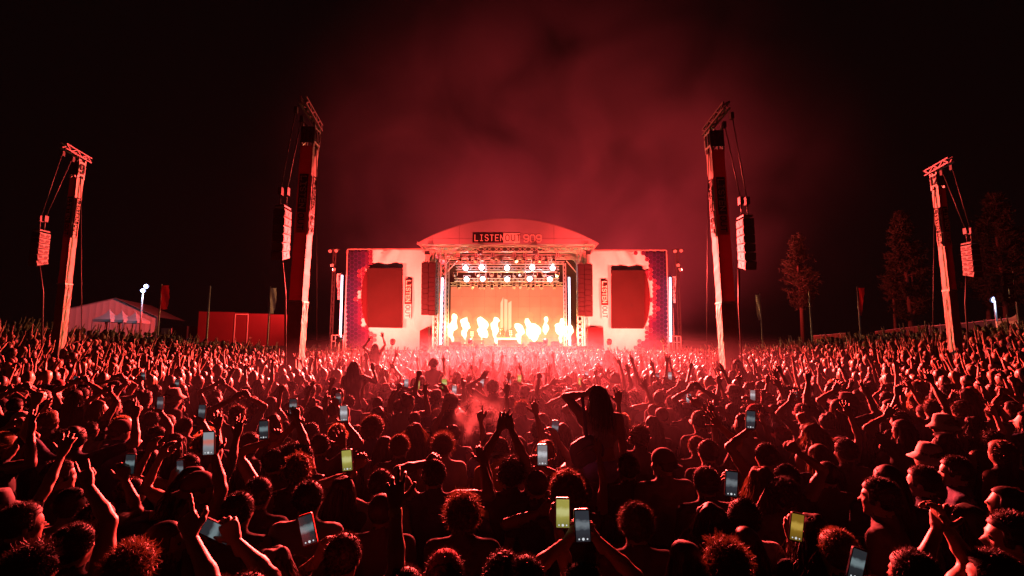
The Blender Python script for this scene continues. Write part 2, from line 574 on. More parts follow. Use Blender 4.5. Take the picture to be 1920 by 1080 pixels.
# four-lamp clusters under the fascia
for i, px in enumerate((859, 893, 924, 964, 984, 1007, 1045)):
    c = P(px, 478.5, 45.3)
    e = tag(empty('lamp_cluster', c), 'four lamp cluster under the arched roof, %s from the left' % ORD[i], 'stage light', 'four lamp clusters under the roof edge')
    mb = MB(); mb.box(c.x - 0.2, c.x + 0.2, c.y - 0.06, c.y + 0.1, c.z - 0.2, c.z + 0.2); mb.build('housing', M['blackbox'], e)
    for a in (-1, 1):
        for b in (-1, 1):
            mb = MB(); mb.disc(c + Vector((a * 0.1, -0.068, b * 0.1)), (0, -1, 0), 0.075, 10); mb.build('lens', M['whitecab'], e)

# red floods added in front of the roof truss as the main light
KEY = 400000
for i, (px, aim, pw, cone) in enumerate(((800, (-11.5, 17, 7), 0.6, 62), (900, (-2.0, 27, 1), 1.9, 66), (1004, (2.0, 27, 1), 1.9, 66), (1104, (11.5, 17, 7), 0.6, 62))):
    c = P(px, 473, 43.0)
    e = tag(empty('added_flood_light', c), 'added red flood lamp under the roof edge, %s from the left' % ORD[i], 'stage light', 'added red flood lamps along the roof edge')
    mb = MB(); mb.box(c.x - 0.22, c.x + 0.22, c.y + 0.12, c.y + 0.3, c.z - 0.15, c.z + 0.15); mb.build('housing', M['blackbox'], e)
    mb = MB(); mb.box(c.x - 0.03, c.x + 0.03, c.y + 0.2, c.y + 1.45, c.z + 0.153, c.z + 0.2); mb.build('bracket', M['alu'], e)
    lamp('added_flood_lamp', 'SPOT', c, RED, KEY * pw, aim, 0.35, cone, 1.0, parent=e)
# crimson lamps added out of sight behind the roof to light the smoke
for i, (x, tx) in enumerate(((-9, -13), (2, 6), (13, 25))):
    c = Vector((x, 56.5, ground(x, 56.5) + 1.0))
    e = tag(empty('added_sky_light', (c.x, c.y, c.z - 1.0)), 'added crimson lamp behind the stage aimed up at the smoke, %s from the left' % ORD[i], 'stage light', 'added crimson lamps behind the stage')
    d = (Vector((tx, 60, 24)) - c).normalized()
    mb = MB(); mb.tube([c - d * 0.5, c - d * 0.45, c - d * 0.06], [0.12, 0.22, 0.27], 12); mb.build('housing', M['blackbox'], e)
    mb = MB(); mb.box(c.x - 0.3, c.x + 0.3, c.y - 0.3, c.y + 0.3, c.z - 1.0, c.z - 0.5); mb.build('base', M['blackbox'], e)
    lamp('added_sky_lamp', 'SPOT', c, CRIMSON, 130000, (tx, 60, 24), 0.25, 120, 1.0, parent=e)

# ---- video wall
def led_mat():
    m = bpy.data.materials.new('led_wall_orange')
    m.use_nodes = True
    nt = m.node_tree
    b = nt.nodes['Principled BSDF']
    b.inputs['Base Color'].default_value = (0.03, 0.02, 0.02, 1)
    tc = nt.nodes.new('ShaderNodeTexCoord')
    w = nt.nodes.new('ShaderNodeTexWave'); w.inputs['Scale'].default_value = 3.2; w.inputs['Distortion'].default_value = 0.4
    nt.links.new(tc.outputs['Object'], w.inputs['Vector'])
    nz = nt.nodes.new('ShaderNodeTexNoise'); nz.inputs['Scale'].default_value = 0.35
    nt.links.new(tc.outputs['Object'], nz.inputs['Vector'])
    cr = nt.nodes.new('ShaderNodeValToRGB')
    cr.color_ramp.elements[0].color = (0.88, 0.13, 0.07, 1); cr.color_ramp.elements[0].position = 0.3
    cr.color_ramp.elements[1].color = (1.0, 0.20, 0.10, 1); cr.color_ramp.elements[1].position = 0.7
    nt.links.new(nz.outputs['Fac'], cr.inputs[0])
    mr = nt.nodes.new('ShaderNodeMapRange'); mr.inputs[3].default_value = 0.78; mr.inputs[4].default_value = 0.95
    nt.links.new(w.outputs['Fac'], mr.inputs[0])
    nt.links.new(cr.outputs[0], b.inputs['Emission Color'])
    nt.links.new(mr.outputs[0], b.inputs['Emission Strength'])
    return m


M['led'] = led_mat()
M['ledbar'] = emis('led_wall_peach_bars', (1.0, 0.36, 0.30), 0.85)
WY = 52.0
screen = tag(empty('video_wall', (X(950, WY), WY, DECK)), 'glowing orange video wall at the back of the stage with peach bars', 'video screen')
mb = MB()
nxp, nzp = 10, 6
x0, x1, z0, z1 = X(845, WY), X(1056, WY), Z(652, WY), Z(537.5, WY)
for i in range(nxp):
    for j in range(nzp):
        q = MB()
        a, b = x0 + (x1 - x0) * i / nxp, x0 + (x1 - x0) * (i + 1) / nxp
        c, d = z0 + (z1 - z0) * j / nzp, z0 + (z1 - z0) * (j + 1) / nzp
        q.box(a + 0.008, b - 0.008, WY - 0.04, WY + 0.06, c + 0.008, d - 0.008)
        q.build('panel', M['led'], screen)
mb.box(x0 - 0.1, x1 + 0.1, WY + 0.07, WY + 0.2, z0 - 0.1, z1 + 0.1)
mb.build('backing', M['blackbox'], screen)
for pxa, pxb, top, bot, cut in ((938.5, 943.5, 567, 620, 10), (945.5, 951.5, 562, 622, -3), (953, 959, 567, 618, 3)):
    q = MB(); yy = WY - 0.065
    pts = [(X(pxa, yy), yy, Z(bot + 5, yy)), (X(pxb, yy), yy, Z(bot - 5, yy)), (X(pxb, yy), yy, Z(top - max(cut, 0), yy)), (X(pxa, yy), yy, Z(top + min(cut, 0) + 1, yy))]
    q.poly(pts); q.poly([(p[0], p[1] + 0.02, p[2]) for p in reversed(pts)])
    q.build('light_bar', M['ledbar'], screen)

# ---- stage furniture
dj = tag(empty('dj_booth', (X(953, 48), 48, DECK)), 'long pale topped performer desk at the centre of the stage', 'desk')
mb = MB(); mb.box(X(931, 48), X(976, 48), 47.7, 48.5, Z(637, 48), Z(633.5, 48)); mb.build('desk_top', M['whitecab'], dj)
mb = MB(); mb.box(X(934, 48), X(973, 48), 47.85, 48.4, DECK, Z(637.2, 48)); mb.build('front_panel', M['crimson'], dj)
for px in (932, 975):
    mb = MB(); mb.box(X(px, 48) - 0.06, X(px, 48) + 0.06, 47.8, 48.4, DECK, Z(637.2, 48)); mb.build('leg', M['alu'], dj)
for i, (px, py) in enumerate(((885, 626), (903, 625), (957.5, 624), (940, 622))):
    c = P(px, py, 49.5)
    e = tag(empty('floor_light', c), 'small upright six lamp panel on a stand, %s from the left of the stage' % ORD[i], 'stage light', 'lamp panels standing on the stage floor')
    mb = MB(); mb.box(c.x - 0.2, c.x + 0.2, c.y, c.y + 0.08, c.z - 0.32, c.z + 0.32); mb.build('housing', M['crimson'], e)
    for a in (-1, 1):
        for b in (-1, 0, 1):
            mb = MB(); mb.disc(c + Vector((a * 0.09, -0.012, b * 0.19)), (0, -1, 0), 0.075, 10); mb.build('lamp', M['lampwarm'] if 'lampwarm' in M else M.setdefault('lampwarm', emis('warm_lamp_face', (1, 0.62, 0.35), 2.2)), e)
    mb = MB(); mb.bar((c.x, c.y + 0.04, c.z - 0.32), (c.x, c.y + 0.04, DECK), 0.06); mb.build('stand', M['alu'], e)
for i, (pa, pb, top) in enumerate(((889, 908, 638), (838, 848, 627), (1036, 1046, 640))):
    mb = MB(); mb.box(X(pa, 48.5), X(pb, 48.5), 48.3, 49.0, DECK, Z(top, 48.5))
    mb.box(X(pa, 48.5) + 0.05, X(pb, 48.5) - 0.05, 48.24, 48.297, DECK + 0.05, Z(top, 48.5) - 0.05, 1)
    tag(mb.build('stage_riser', [M['crimson'], M['pabox']], None, (X(pa, 48.5), 48.5, DECK)), ('red faced riser left of the performer desk', 'tall crate at the left edge of the stage', 'low crate at the right end of the stage')[i], 'crate')
for i, px in enumerate((857, 1000, 1015, 1040)):
    c = Vector((X(px, 45.2), 45.0, DECK))
    mb = MB(); mb.poly([(c.x - 0.4, c.y - 0.25, c.z), (c.x + 0.4, c.y - 0.25, c.z), (c.x + 0.4, c.y + 0.05, c.z + 0.4), (c.x - 0.4, c.y + 0.05, c.z + 0.4)])
    mb.box(c.x - 0.4, c.x + 0.4, c.y + 0.06, c.y + 0.3, c.z, c.z + 0.4)
    tag(mb.build('stage_monitor', M['blackbox'], None, c), 'black wedge monitor on the stage lip, %s from the left' % ORD[i], 'speaker', 'wedge monitors on the stage lip')

# ---- flames
def flame_mat():
    m = bpy.data.materials.new('flame_gas')
    m.use_nodes = True
    nt = m.node_tree
    nt.nodes.remove(nt.nodes['Principled BSDF'])
    e = nt.nodes.new('ShaderNodeEmission')
    e.inputs['Color'].default_value = (1.0, 0.68, 0.40, 1)
    e.inputs['Strength'].default_value = 10.0
    nt.links.new(e.outputs[0], nt.nodes['Material Output'].inputs['Volume'])
    m.cycles.homogeneous_volume = True
    return m


M['flame'] = flame_mat()
M['flameglow'] = flame_mat()  # weak emissive volume that imitates bloom round a flame
M['flameglow'].name = 'flame_bloom_halo'
M['flameglow'].node_tree.nodes['Emission'].inputs['Color'].default_value = (1.0, 0.42, 0.12, 1)
M['flameglow'].node_tree.nodes['Emission'].inputs['Strength'].default_value = 0.16
FLAMES = [(849, 586, 9, 0.5), (872, 590, 8, 0.45), (904, 597, 12, 0.35), (929, 592, 8.5, 0.4), (973, 605, 8.5, 0.4),
          (992, 592, 6, 0.3), (1002, 609, 12, 0.4), (1023, 592, 6.5, 0.3), (1051, 598, 10, 0.35), (1069, 606, 7, 0.8)]
FIRE = []
for i, (px, top, w, stem) in enumerate(FLAMES):
    Y = 46.2
    base = P(px, 649, Y); tp = P(px + random.uniform(-2, 2), top, Y)
    H = tp.z - base.z
    wm = w / FPX * Y
    e = tag(empty('flame_jet', base), 'white hot flame jet on the stage, %s from the left' % ORD[i], 'flame', 'flame jets along the stage front')
    mb = MB(); mb.box(base.x - 0.16, base.x + 0.16, base.y - 0.16, base.y + 0.16, base.z - 0.01, base.z + 0.22); mb.build('burner', M['blackbox'], e)
    FIRE.append((e, base, H, wm, i))
    lamp('flame_lamp', 'POINT', (base.x, base.y, base.z + H * 0.6), WARM, 1500, size=0.45, parent=e)

# ---- line arrays by the opening
def line_array(px0, px1, py0, py1, Y, n, top, desc):
    a, b = X(px0, Y), X(px1, Y)
    z1_, z0_ = Z(py0, Y), Z(py1, Y)
    e = tag(empty('line_array', ((a + b) / 2, Y, z0_)), desc, 'speaker', 'line array speakers flown beside the stage opening')
    if top:
        mb = MB(); zt = z1_ - (z1_ - z0_) * 0.2
        mb.box(a, b, Y, Y + 0.8, zt + 0.02, z1_); mb.build('sub_cabinet', M['pabox'], e)
    else:
        zt = z1_
    hh = (zt - z0_) / n
    for i in range(n):
        mb = MB()
        sh = 0.012 * i * i * 0.25
        mb.box(a + 0.01, b - 0.01, Y + sh, Y + 0.7 + sh, zt - hh * (i + 1) + 0.018, zt - hh * i - 0.01)
        mb.build('cabinet', M['pabox'], e)
    mb = MB(); mb.box(a + 0.1, b - 0.1, Y + 0.1, Y + 0.6, z1_ + 0.03, z1_ + 0.12)
    mb.bar(((a + b) / 2, Y + 0.35, z1_ + 0.1), ((a + b) / 2, Y + 0.35, Z(462, 44)), 0.05)
    mb.build('flying_frame', M['steel'], e)


line_array(789, 802, 492, 590, 43.7, 10, False, 'outer dark red line array flown left of the stage opening')
line_array(802.6, 816, 492, 591, 43.6, 9, True, 'inner dark red line array flown left of the stage opening')
line_array(1084, 1096.5, 495, 592, 43.6, 9, True, 'inner dark red line array flown right of the stage opening')
line_array(1097, 1112, 495, 593, 43.7, 10, False, 'outer dark red line array flown right of the stage opening')
for i, (pts) in enumerate((((787, 648), (787, 620), (803, 612), (803, 648)), ((1102, 652), (1102, 613), (1131, 614), (1133, 652)))):
    mb = MB(); Y = 44.0
    fr = [P(px, py, Y) for px, py in pts]; fr[0].z = fr[3].z = GZ
    bk = [p + Vector((0, 0.7, 0)) for p in fr]
    mb.poly([fr[0], fr[3], fr[2], fr[1]]); mb.poly([bk[0], bk[1], bk[2], bk[3]])
    for k in range(4):
        mb.quad(fr[k], fr[(k + 1) % 4], bk[(k + 1) % 4], bk[k])
    mb.box(fr[0].x + 0.1, fr[3].x - 0.1, Y - 0.03, Y - 0.003, GZ + 0.2, DECK + 0.4)
    tag(mb.build('subwoofer_stack', M['crimson'], None, (fr[0].x, Y, GZ)), ('narrow red subwoofer stack below the left line arrays', 'wide red subwoofer stack below the right line arrays')[i], 'speaker')

# ---- printed wings either side of the stage
def hexcol(t):
    ramp = [(0.0, (0.0025, 0.004, 0.022)), (0.35, (0.006, 0.005, 0.035)), (0.6, (0.022, 0.005, 0.04)), (0.8, (0.07, 0.012, 0.05)), (1.0, (0.40, 0.20, 0.22))]
    for (a, ca), (b, cb) in zip(ramp[:-1], ramp[1:]):
        if t <= b:
            u = (t - a) / (b - a)
            return tuple(ca[k] + (cb[k] - ca[k]) * u for k in range(3))
    return ramp[-1][1]


HEXM = [mat('hexagon_print_%s' % n, hexcol((k + 0.5) / 8), 0.75, 0.12, 6) for k, n in enumerate(('ink', 'plum', 'wine', 'berry', 'crimson', 'scarlet', 'coral', 'salmon'))]
M['hexline'] = mat('hexagon_outline_magenta', (0.040, 0.012, 0.10), 0.75, 0.1, 6)


def wing(sgn, pxo, pxi, top, bot, scr, cres, sign, desc):
    """pxo outer edge, pxi inner edge in photo columns"""
    e = tag(empty('banner_wing', (X(pxo), SY, GZ)), desc, 'banner')
    # cloth with folds
    nx, nz = 70, 60
    a, b, z1_, z0_ = X(pxo), X(pxi), Z(top), Z(bot) - 0.4
    V, F = [], []
    for j in range(nz + 1):
        for i in range(nx + 1):
            u, v = i / nx, j / nz
            x = a + (b - a) * u; z = z0_ + (z1_ - z0_) * v
            if sgn > 0: uu = u
            else: uu = u
            fold = 0.085 * math.sin(26 * (uu + 0.55 * v)) * ss((uu - 0.3) / 0.3) * ss((0.45 - v) / 0.3)
            fold += 0.13 * math.sin(30 * uu + 4 * math.sin(9 * v)) * ss((v - 0.78) / 0.1) * ss((uu - 0.28) / 0.08) * ss((0.62 - uu) / 0.08)
            fold += 0.075 * math.sin(18 * (uu - 0.8 * v) + 1.3) * ss((uu - 0.55) / 0.2)
            V.append((x - X(pxo), 0.2 + fold, z - GZ))
    for j in range(nz):
        for i in range(nx):
            q = (j * (nx + 1) + i, j * (nx + 1) + i + 1, (j + 1) * (nx + 1) + i + 1, (j + 1) * (nx + 1) + i)
            F.append(q if sgn < 0 else tuple(reversed(q)))
    me = bpy.data.meshes.new('fabric'); me.from_pydata(V, [], F); me.materials.append(M['cloth'])
    me.polygons.foreach_set('use_smooth', [True] * len(F))
    o = bpy.data.objects.new('fabric', me); COL.objects.link(o); o.parent = e
    mb = MB(); lo, hi = min(a, b), max(a, b)
    mb.truss((a, SY + 0.45, GZ), (a, SY + 0.45, z1_), 0.3, 0.3, 0.06, 0.04, 0.6, up=(0, 1, 0))
    mb.truss((a, SY + 0.45, z1_ - 0.15), (b, SY + 0.45, z1_ - 0.15), 0.25, 0.25, 0.06, 0.04, 0.6)
    mb.build('scaffold_frame', M['steel'], e)
    mb = MB(); mb.bar((a - sgn * -0.02, SY - 0.02, GZ), (a - sgn * -0.02, SY - 0.02, z1_ + 0.03), 0.09); mb.bar((a, SY - 0.02, z1_ + 0.03), (b, SY - 0.02, z1_ + 0.03), 0.07)
    mb.build('edge_keder', M['flagpink'], e)
    # hexagon print
    r = 4.65
    hx = MB(); ln = MB()
    ncol = 9
    rows = int((bot - top) / (r * math.sqrt(3))) + 2
    yh = SY - 0.035
    for c in range(ncol):
        for k in range(rows):
            cx = pxo - sgn * (-1) * 0 + (-sgn) * (c * 1.5 * r + 4.2)
            cyp = top + 4.4 + (k + (0.5 if c % 2 else 0)) * r * math.sqrt(3)
            if cyp > bot + 6 or cyp < top + 3.6:
                continue
            mid = (cyp - (top + 88)) / 92
            reach = 2.5 + 4.6 * mid * mid + (0.7 * math.sin(cyp * 1.7) + 0.5 * math.sin(cyp * 0.61 + c))
            if c > reach + 0.9:
                continue
            t = min(0.999, max(0.0, c / (reach + 0.9) * 0.85 + 0.12 * (cyp - top) / 180 - 0.02))
            if c > reach and t < 0.8:
                t = 0.80
            mi = int(t * 8)
            pts = [P(cx + r * 0.90 * math.cos(math.pi * q / 3), cyp + r * 0.90 * math.sin(math.pi * q / 3), yh) for q in range(6)]
            hx.poly(list(reversed(pts)), mi)
            if t < 0.78:
                pts = [P(cx + r * 1.02 * math.cos(math.pi * q / 3), cyp + r * 1.02 * math.sin(math.pi * q / 3), yh + 0.012 + 0.002 * (c % 2) + 0.001 * (k % 2)) for q in range(6)]
                ln.poly(list(reversed(pts)), 0)
    ln.build('hexagon_outline_print', M['hexline'], e)
    h_ = hx.build('hexagon_print', HEXM, e)
    h_['label'] = 'hexagon honeycomb print fading from plum to salmon'
    # crescent print beside the screen
    mb = MB(); yc = SY - 0.06
    (sx0, sx1, sy0, sy1) = scr
    edge = sx0 if sgn < 0 else sx1
    pts = []
    for q in range(13):
        t = q / 12
        py = sy0 - 1 + (sy1 - sy0 + 2) * t
        pts.append(P(edge + sgn * cres * math.sin(math.pi * t) ** 0.7, py, yc))
    for q in range(12):
        p0, p1_ = pts[q], pts[q + 1]
        e0, e1 = P(edge - sgn * 1, sy0 - 1 + (sy1 - sy0 + 2) * q / 12, yc), P(edge - sgn * 1, sy0 - 1 + (sy1 - sy0 + 2) * (q + 1) / 12, yc)
        mb.quad(*( (p0, p1_, e1, e0) if sgn < 0 else (e0, e1, p1_, p0)))
    mb.build('crescent_print', M['crimson'], e)
    # sign
    (gx0, gx1, g0, g1, g2) = sign
    ys = SY - 0.16
    mb = MB(); mb.box(X(gx0, ys), X(gx1, ys), ys - 0.02, ys + 0.02, Z(g1, ys), Z(g0, ys))
    s1 = mb.build('sign_panel', M['signdark'], e); s1['label'] = 'dark upright sign panel reading LISTEN'
    mb = MB(); mb.box(X(gx0, ys), X(gx1, ys), ys - 0.02, ys + 0.02, Z(g2, ys), Z(g1 + 0.3, ys))
    s2 = mb.build('sign_panel', M['cloth'], e); s2['label'] = 'pale upright sign panel reading OUT'
    w = X(gx1, ys) - X(gx0, ys)
    lh = w * 0.62
    xl = X(gx0, ys) + w * 0.19
    span = Z(g0, ys) - Z(g1, ys); cw = span * 0.83 / (6 + 5 * 0.45)
    mb = MB(); lettering(mb, 'LISTEN', (xl, ys - 0.03, Z(g0 + 3.4, ys)), (0, 0, -1), (1, 0, 0), lh, 0.2, 0.45, width=cw); mb.build('lettering', M['signpale'], s1)
    span2 = Z(g1, ys) - Z(g2, ys); cw2 = span2 * 0.8 / (3 + 2 * 0.45)
    mb = MB(); lettering(mb, 'OUT', (xl, ys - 0.03, Z(g1 + 2.8, ys)), (0, 0, -1), (1, 0, 0), lh, 0.16, 0.45, width=cw2); mb.build('lettering', M['pabox'], s2)
    # hanging screen
    Ys = SY - 0.5
    v = tag(empty('side_screen', (X((sx0 + sx1) / 2, Ys), Ys, Z(sy1, Ys))), ('dark red switched off screen on the left printed wing' if sgn < 0 else 'dark red switched off screen on the right printed wing'), 'video screen')
    mb = MB()
    nn = 24
    A, B, C_, D = P(sx0, sy1, Ys), P(sx1, sy1 + (1.5 if sgn < 0 else 0.5), Ys), P(sx1, sy0, Ys), P(sx0, sy0, Ys)
    for i in range(nn):
        for j in range(nn):
            def pt(u, w_):
                p = (A * (1 - u) + B * u) * (1 - w_) + (D * (1 - u) + C_ * u) * w_
                p.y += 0.012 * math.sin(7 * u + 9 * w_) + 0.012 * math.sin(4 * u - 13 * w_)
                return p
            mb.quad(pt(i / nn, j / nn), pt((i + 1) / nn, j / nn), pt((i + 1) / nn, (j + 1) / nn), pt(i / nn, (j + 1) / nn), sm=True)
    mb.build('scrim', M['scrim'], v)
    mb = MB()
    for p, q in ((A, B), (B, C_), (C_, D), (D, A)):
        mb.bar(p + Vector((0, 0.09, 0)), q + Vector((0, 0.09, 0)), 0.09)
    mb.build('frame', M['blackbox'], v)
    mb = MB(); mb.box(A.x + 0.1, C_.x - 0.1, Ys + 0.14, Ys + 0.3, A.z + 0.1, C_.z - 0.1); mb.build('backing', M['blackbox'], v)


wing(-1, 649, 815, 468, 648, (690, 753, 503, 613), 13, (759, 771.5, 523, 570, 598), 'printed wing banner left of the stage with plum hexagons on its outer edge')
wing(1, 1252, 1096, 470, 652, (1147, 1207, 507, 615), 12, (1127.5, 1140, 525, 572, 598), 'printed wing banner right of the stage with plum hexagons on its outer edge')

# wash lamps added among the crowd to brighten each wing
for s, cx, nm in ((-1, 725, 'left'), (1, 1178, 'right')):
    for k, dx in enumerate((-55, 35)):
        x = X(cx + dx, 40.5)
        c = Vector((x, 36.6, ground(x, 36.6) + 2.5))
        tgt = P(cx + dx * 0.7, 545, SY)
        d = (tgt - c).normalized()
        e = tag(empty('added_wash_light', (c.x, c.y, c.z - 2.5)), 'added red wash lamp on a stand lighting the %s wing, %s side' % (nm, ('outer', 'inner')[k] if s < 0 else ('inner', 'outer')[k]), 'stage light', 'added wash lamps in front of the wings')
        mb = MB(); mb.tube([c - d * 0.45, c - d * 0.4, c - d * 0.06], [0.1, 0.18, 0.22], 12); mb.build('housing', M['blackbox'], e)
        mb = MB(); mb.bar((c.x, c.y - 0.2, c.z - 2.46), (c.x, c.y - 0.2, c.z - 0.15), 0.07); mb.box(c.x - 0.25, c.x + 0.25, c.y - 0.45, c.y + 0.05, c.z - 2.5, c.z - 2.46); mb.build('stand', M['steel'], e)
        lamp('added_wash_lamp', 'SPOT', c, (1.0, 0.055, 0.040), 36000, tgt, 0.2, 95, 0.8, parent=e)

for i, px in enumerate((885, 1020)):  # two more lamps added to redden the roof fascia
    x = X(px, 38); c = Vector((x, 37.0, ground(x, 37.0) + 2.6)); tgt = P(px, 446, 44)
    d = (tgt - c).normalized()
    e = tag(empty('added_wash_light', (c.x, c.y, c.z - 2.6)), 'added red wash lamp lighting the roof sign, %s of two' % ORD[i], 'stage light', 'added wash lamps in front of the wings')
    mb = MB(); mb.tube([c - d * 0.45, c - d * 0.4, c - d * 0.06], [0.1, 0.18, 0.22], 12); mb.build('housing', M['blackbox'], e)
    mb = MB(); mb.bar((c.x, c.y - 0.2, c.z - 2.58), (c.x, c.y - 0.2, c.z - 0.15), 0.07); mb.build('stand', M['steel'], e)
    lamp('added_wash_lamp', 'SPOT', c, RED, 14000, tgt, 0.2, 62, 0.9, parent=e)

# ---- light tubes
for i, (a, b, Y, d) in enumerate((((641.5, 516), (638, 639), 44.6, 'tall white light tube on the outer edge of the left wing'), ((829.5, 521), (826, 646), 44.2, 'tall white light tube left of the stage opening'),
                            ((1067, 520), (1068.5, 648), 44.2, 'tall white light tube right of the stage opening'), ((1256.5, 520), (1258, 641), 44.6, 'tall white light tube on the outer edge of the right wing'))):
    p, q = P(*a, Y), P(*b, Y)
    e = tag(empty('light_tube', q), d, 'light tube', 'white light tubes')
    mb = MB(); mb.tube([q, p], 0.085, 10); mb.build('glowing_tube', M['tube'], e)
    mb = MB(); mb.tube([p, p + (p - q).normalized() * 0.12], 0.1, 10); mb.tube([Vector((q.x, q.y, ground(q.x, q.y))), q], [0.05, 0.1], 10); mb.build('end_cap', M['blackbox'], e)
for i, (xa_, xb_, y0_, y1_) in enumerate(((622, 637, 628.5, 640), (1260, 1276, 630.5, 642))):
    mb = MB(); Y = 44.0
    for py in (y0_, y1_):
        mb.bar(P(xa_, py, Y), P(xb_, py, Y), 0.07)
    for px in (xa_, xb_):
        t = P(px, y0_, Y); mb.bar(t, (t.x, Y, ground(t.x, Y)), 0.07)
        mb.bar(t + Vector((0, 1, 0)), (t.x, Y + 1, ground(t.x, Y)), 0.07); mb.bar(t, t + Vector((0, 1, 0)), 0.06)
    tag(mb.build('scaffold_rail', M['whitecab'], None, (P(xa_, y0_, Y).x, Y, GZ)), 'small white scaffold rail at the foot of the %s wing' % ('left', 'right')[i], 'railing')
for i, (px, sg) in enumerate(((624, -1), (1272, 1))):
    Y = 46.0; x = X(px, Y)
    e = tag(empty('lamp_mast', (x, Y, ground(x, Y))), 'slim mast with hanging lamp heads beside the %s wing' % ('left', 'right')[i], 'lamp mast')
    mb = MB(); mb.truss((x, Y, ground(x, Y)), (x, Y, Z(466, Y)), 0.22, 0.22, 0.035, 0.02, 0.5, up=(0, 1, 0)); mb.bar((x - 0.5, Y, Z(468, Y)), (x + 0.5, Y, Z(468, Y)), 0.07); mb.build('mast', M['cable'], e)
    for k, (dx, py) in enumerate(((-0.05, 497), (0.15, 505), (0.3, 470), (-0.3, 471))):
        c = Vector((x + dx, Y - 0.3, Z(py, Y)))
        mb = MB(); mb.tube([c + Vector((0, 0.15, 0.1)), c + Vector((0, -0.15, -0.1))], [0.1, 0.17], 10); mb.build('lamp_head', M['steel'], e)
        if k == 1:
            lamp('mast_lamp', 'SPOT', c + Vector((sg * 0.1, -0.3, -0.15)), RED, 26000 if sg < 0 else 16000, c + Vector((sg * 20, -2, -1)), 0.15, 130, 0.8, parent=e)

# feather banners by the tubes
def feather(px0, px1, py0, py1, Y, matl, desc, text=None, tmat=None, curved=True, pole_side=-1, tip=0.35, pole_to=None):
    x0, x1 = at(px0, py0, Y).x, at(px1, py0, Y).x
    z1_, z0_ = at((px0 + px1) / 2, py0, Y).z, at((px0 + px1) / 2, py1, Y).z
    gx = x0 if pole_side < 0 else x1
    gz = ground(gx, Y)
    e = tag(empty('feather_flag', (gx, Y, gz)), desc, 'flag')
    mb = MB(); mb.tube([(gx, Y, gz), (gx, Y, z1_ + 0.1)], [0.06, 0.035], 8); mb.build('pole', M['pole'], e)
    mb = MB(); n = 14
    for j in range(n):
        def edge(t):
            w = 1 - (tip * (1 - t) ** 2 if curved else 0) - (0.04 * math.sin(22 * t))
            if pole_side < 0:
                return x0 + 0.05, x0 + 0.05 + (x1 - x0) * w
            return x1 - 0.05 - (x1 - x0) * w, x1 - 0.05
        for i in range(4):
            def pt(u, t):
                a_, b_ = edge(t)
                return (a_ + (b_ - a_) * u, Y - 0.01 + 0.06 * math.sin(5 * u + 6 * t), z0_ + (z1_ - z0_) * t)
            mb.quad(pt(i / 4, j / n), pt((i + 1) / 4, j / n), pt((i + 1) / 4, (j + 1) / n), pt(i / 4, (j + 1) / n), sm=True)
    f = mb.build('cloth', matl, e)
    if text:
        w = abs(x1 - x0); lh = w * 0.5
        cw = (z1_ - z0_) * 0.8 / (len(text) * 1.4)
        mb = MB(); lettering(mb, text, (min(x0, x1) + w * 0.25, Y - 0.1, z1_ - (z1_ - z0_) * 0.1), (0, 0, -1), (1, 0, 0), lh, 0.2, 0.4, width=cw, lift=0.02)
        mb.build('lettering', tmat, f)


feather(633, 640.5, 513, 562, 46.5, M['cloth'], 'white lettered feather flag beside the left wing', 'MUSIC', M['flagnavy'], True, 1, 0.4)
feather(1259.5, 1266, 518, 568, 46.5, M['cloth'], 'white lettered feather flag beside the right wing', 'MUSIC', M['flagnavy'], True, -1, 0.4)

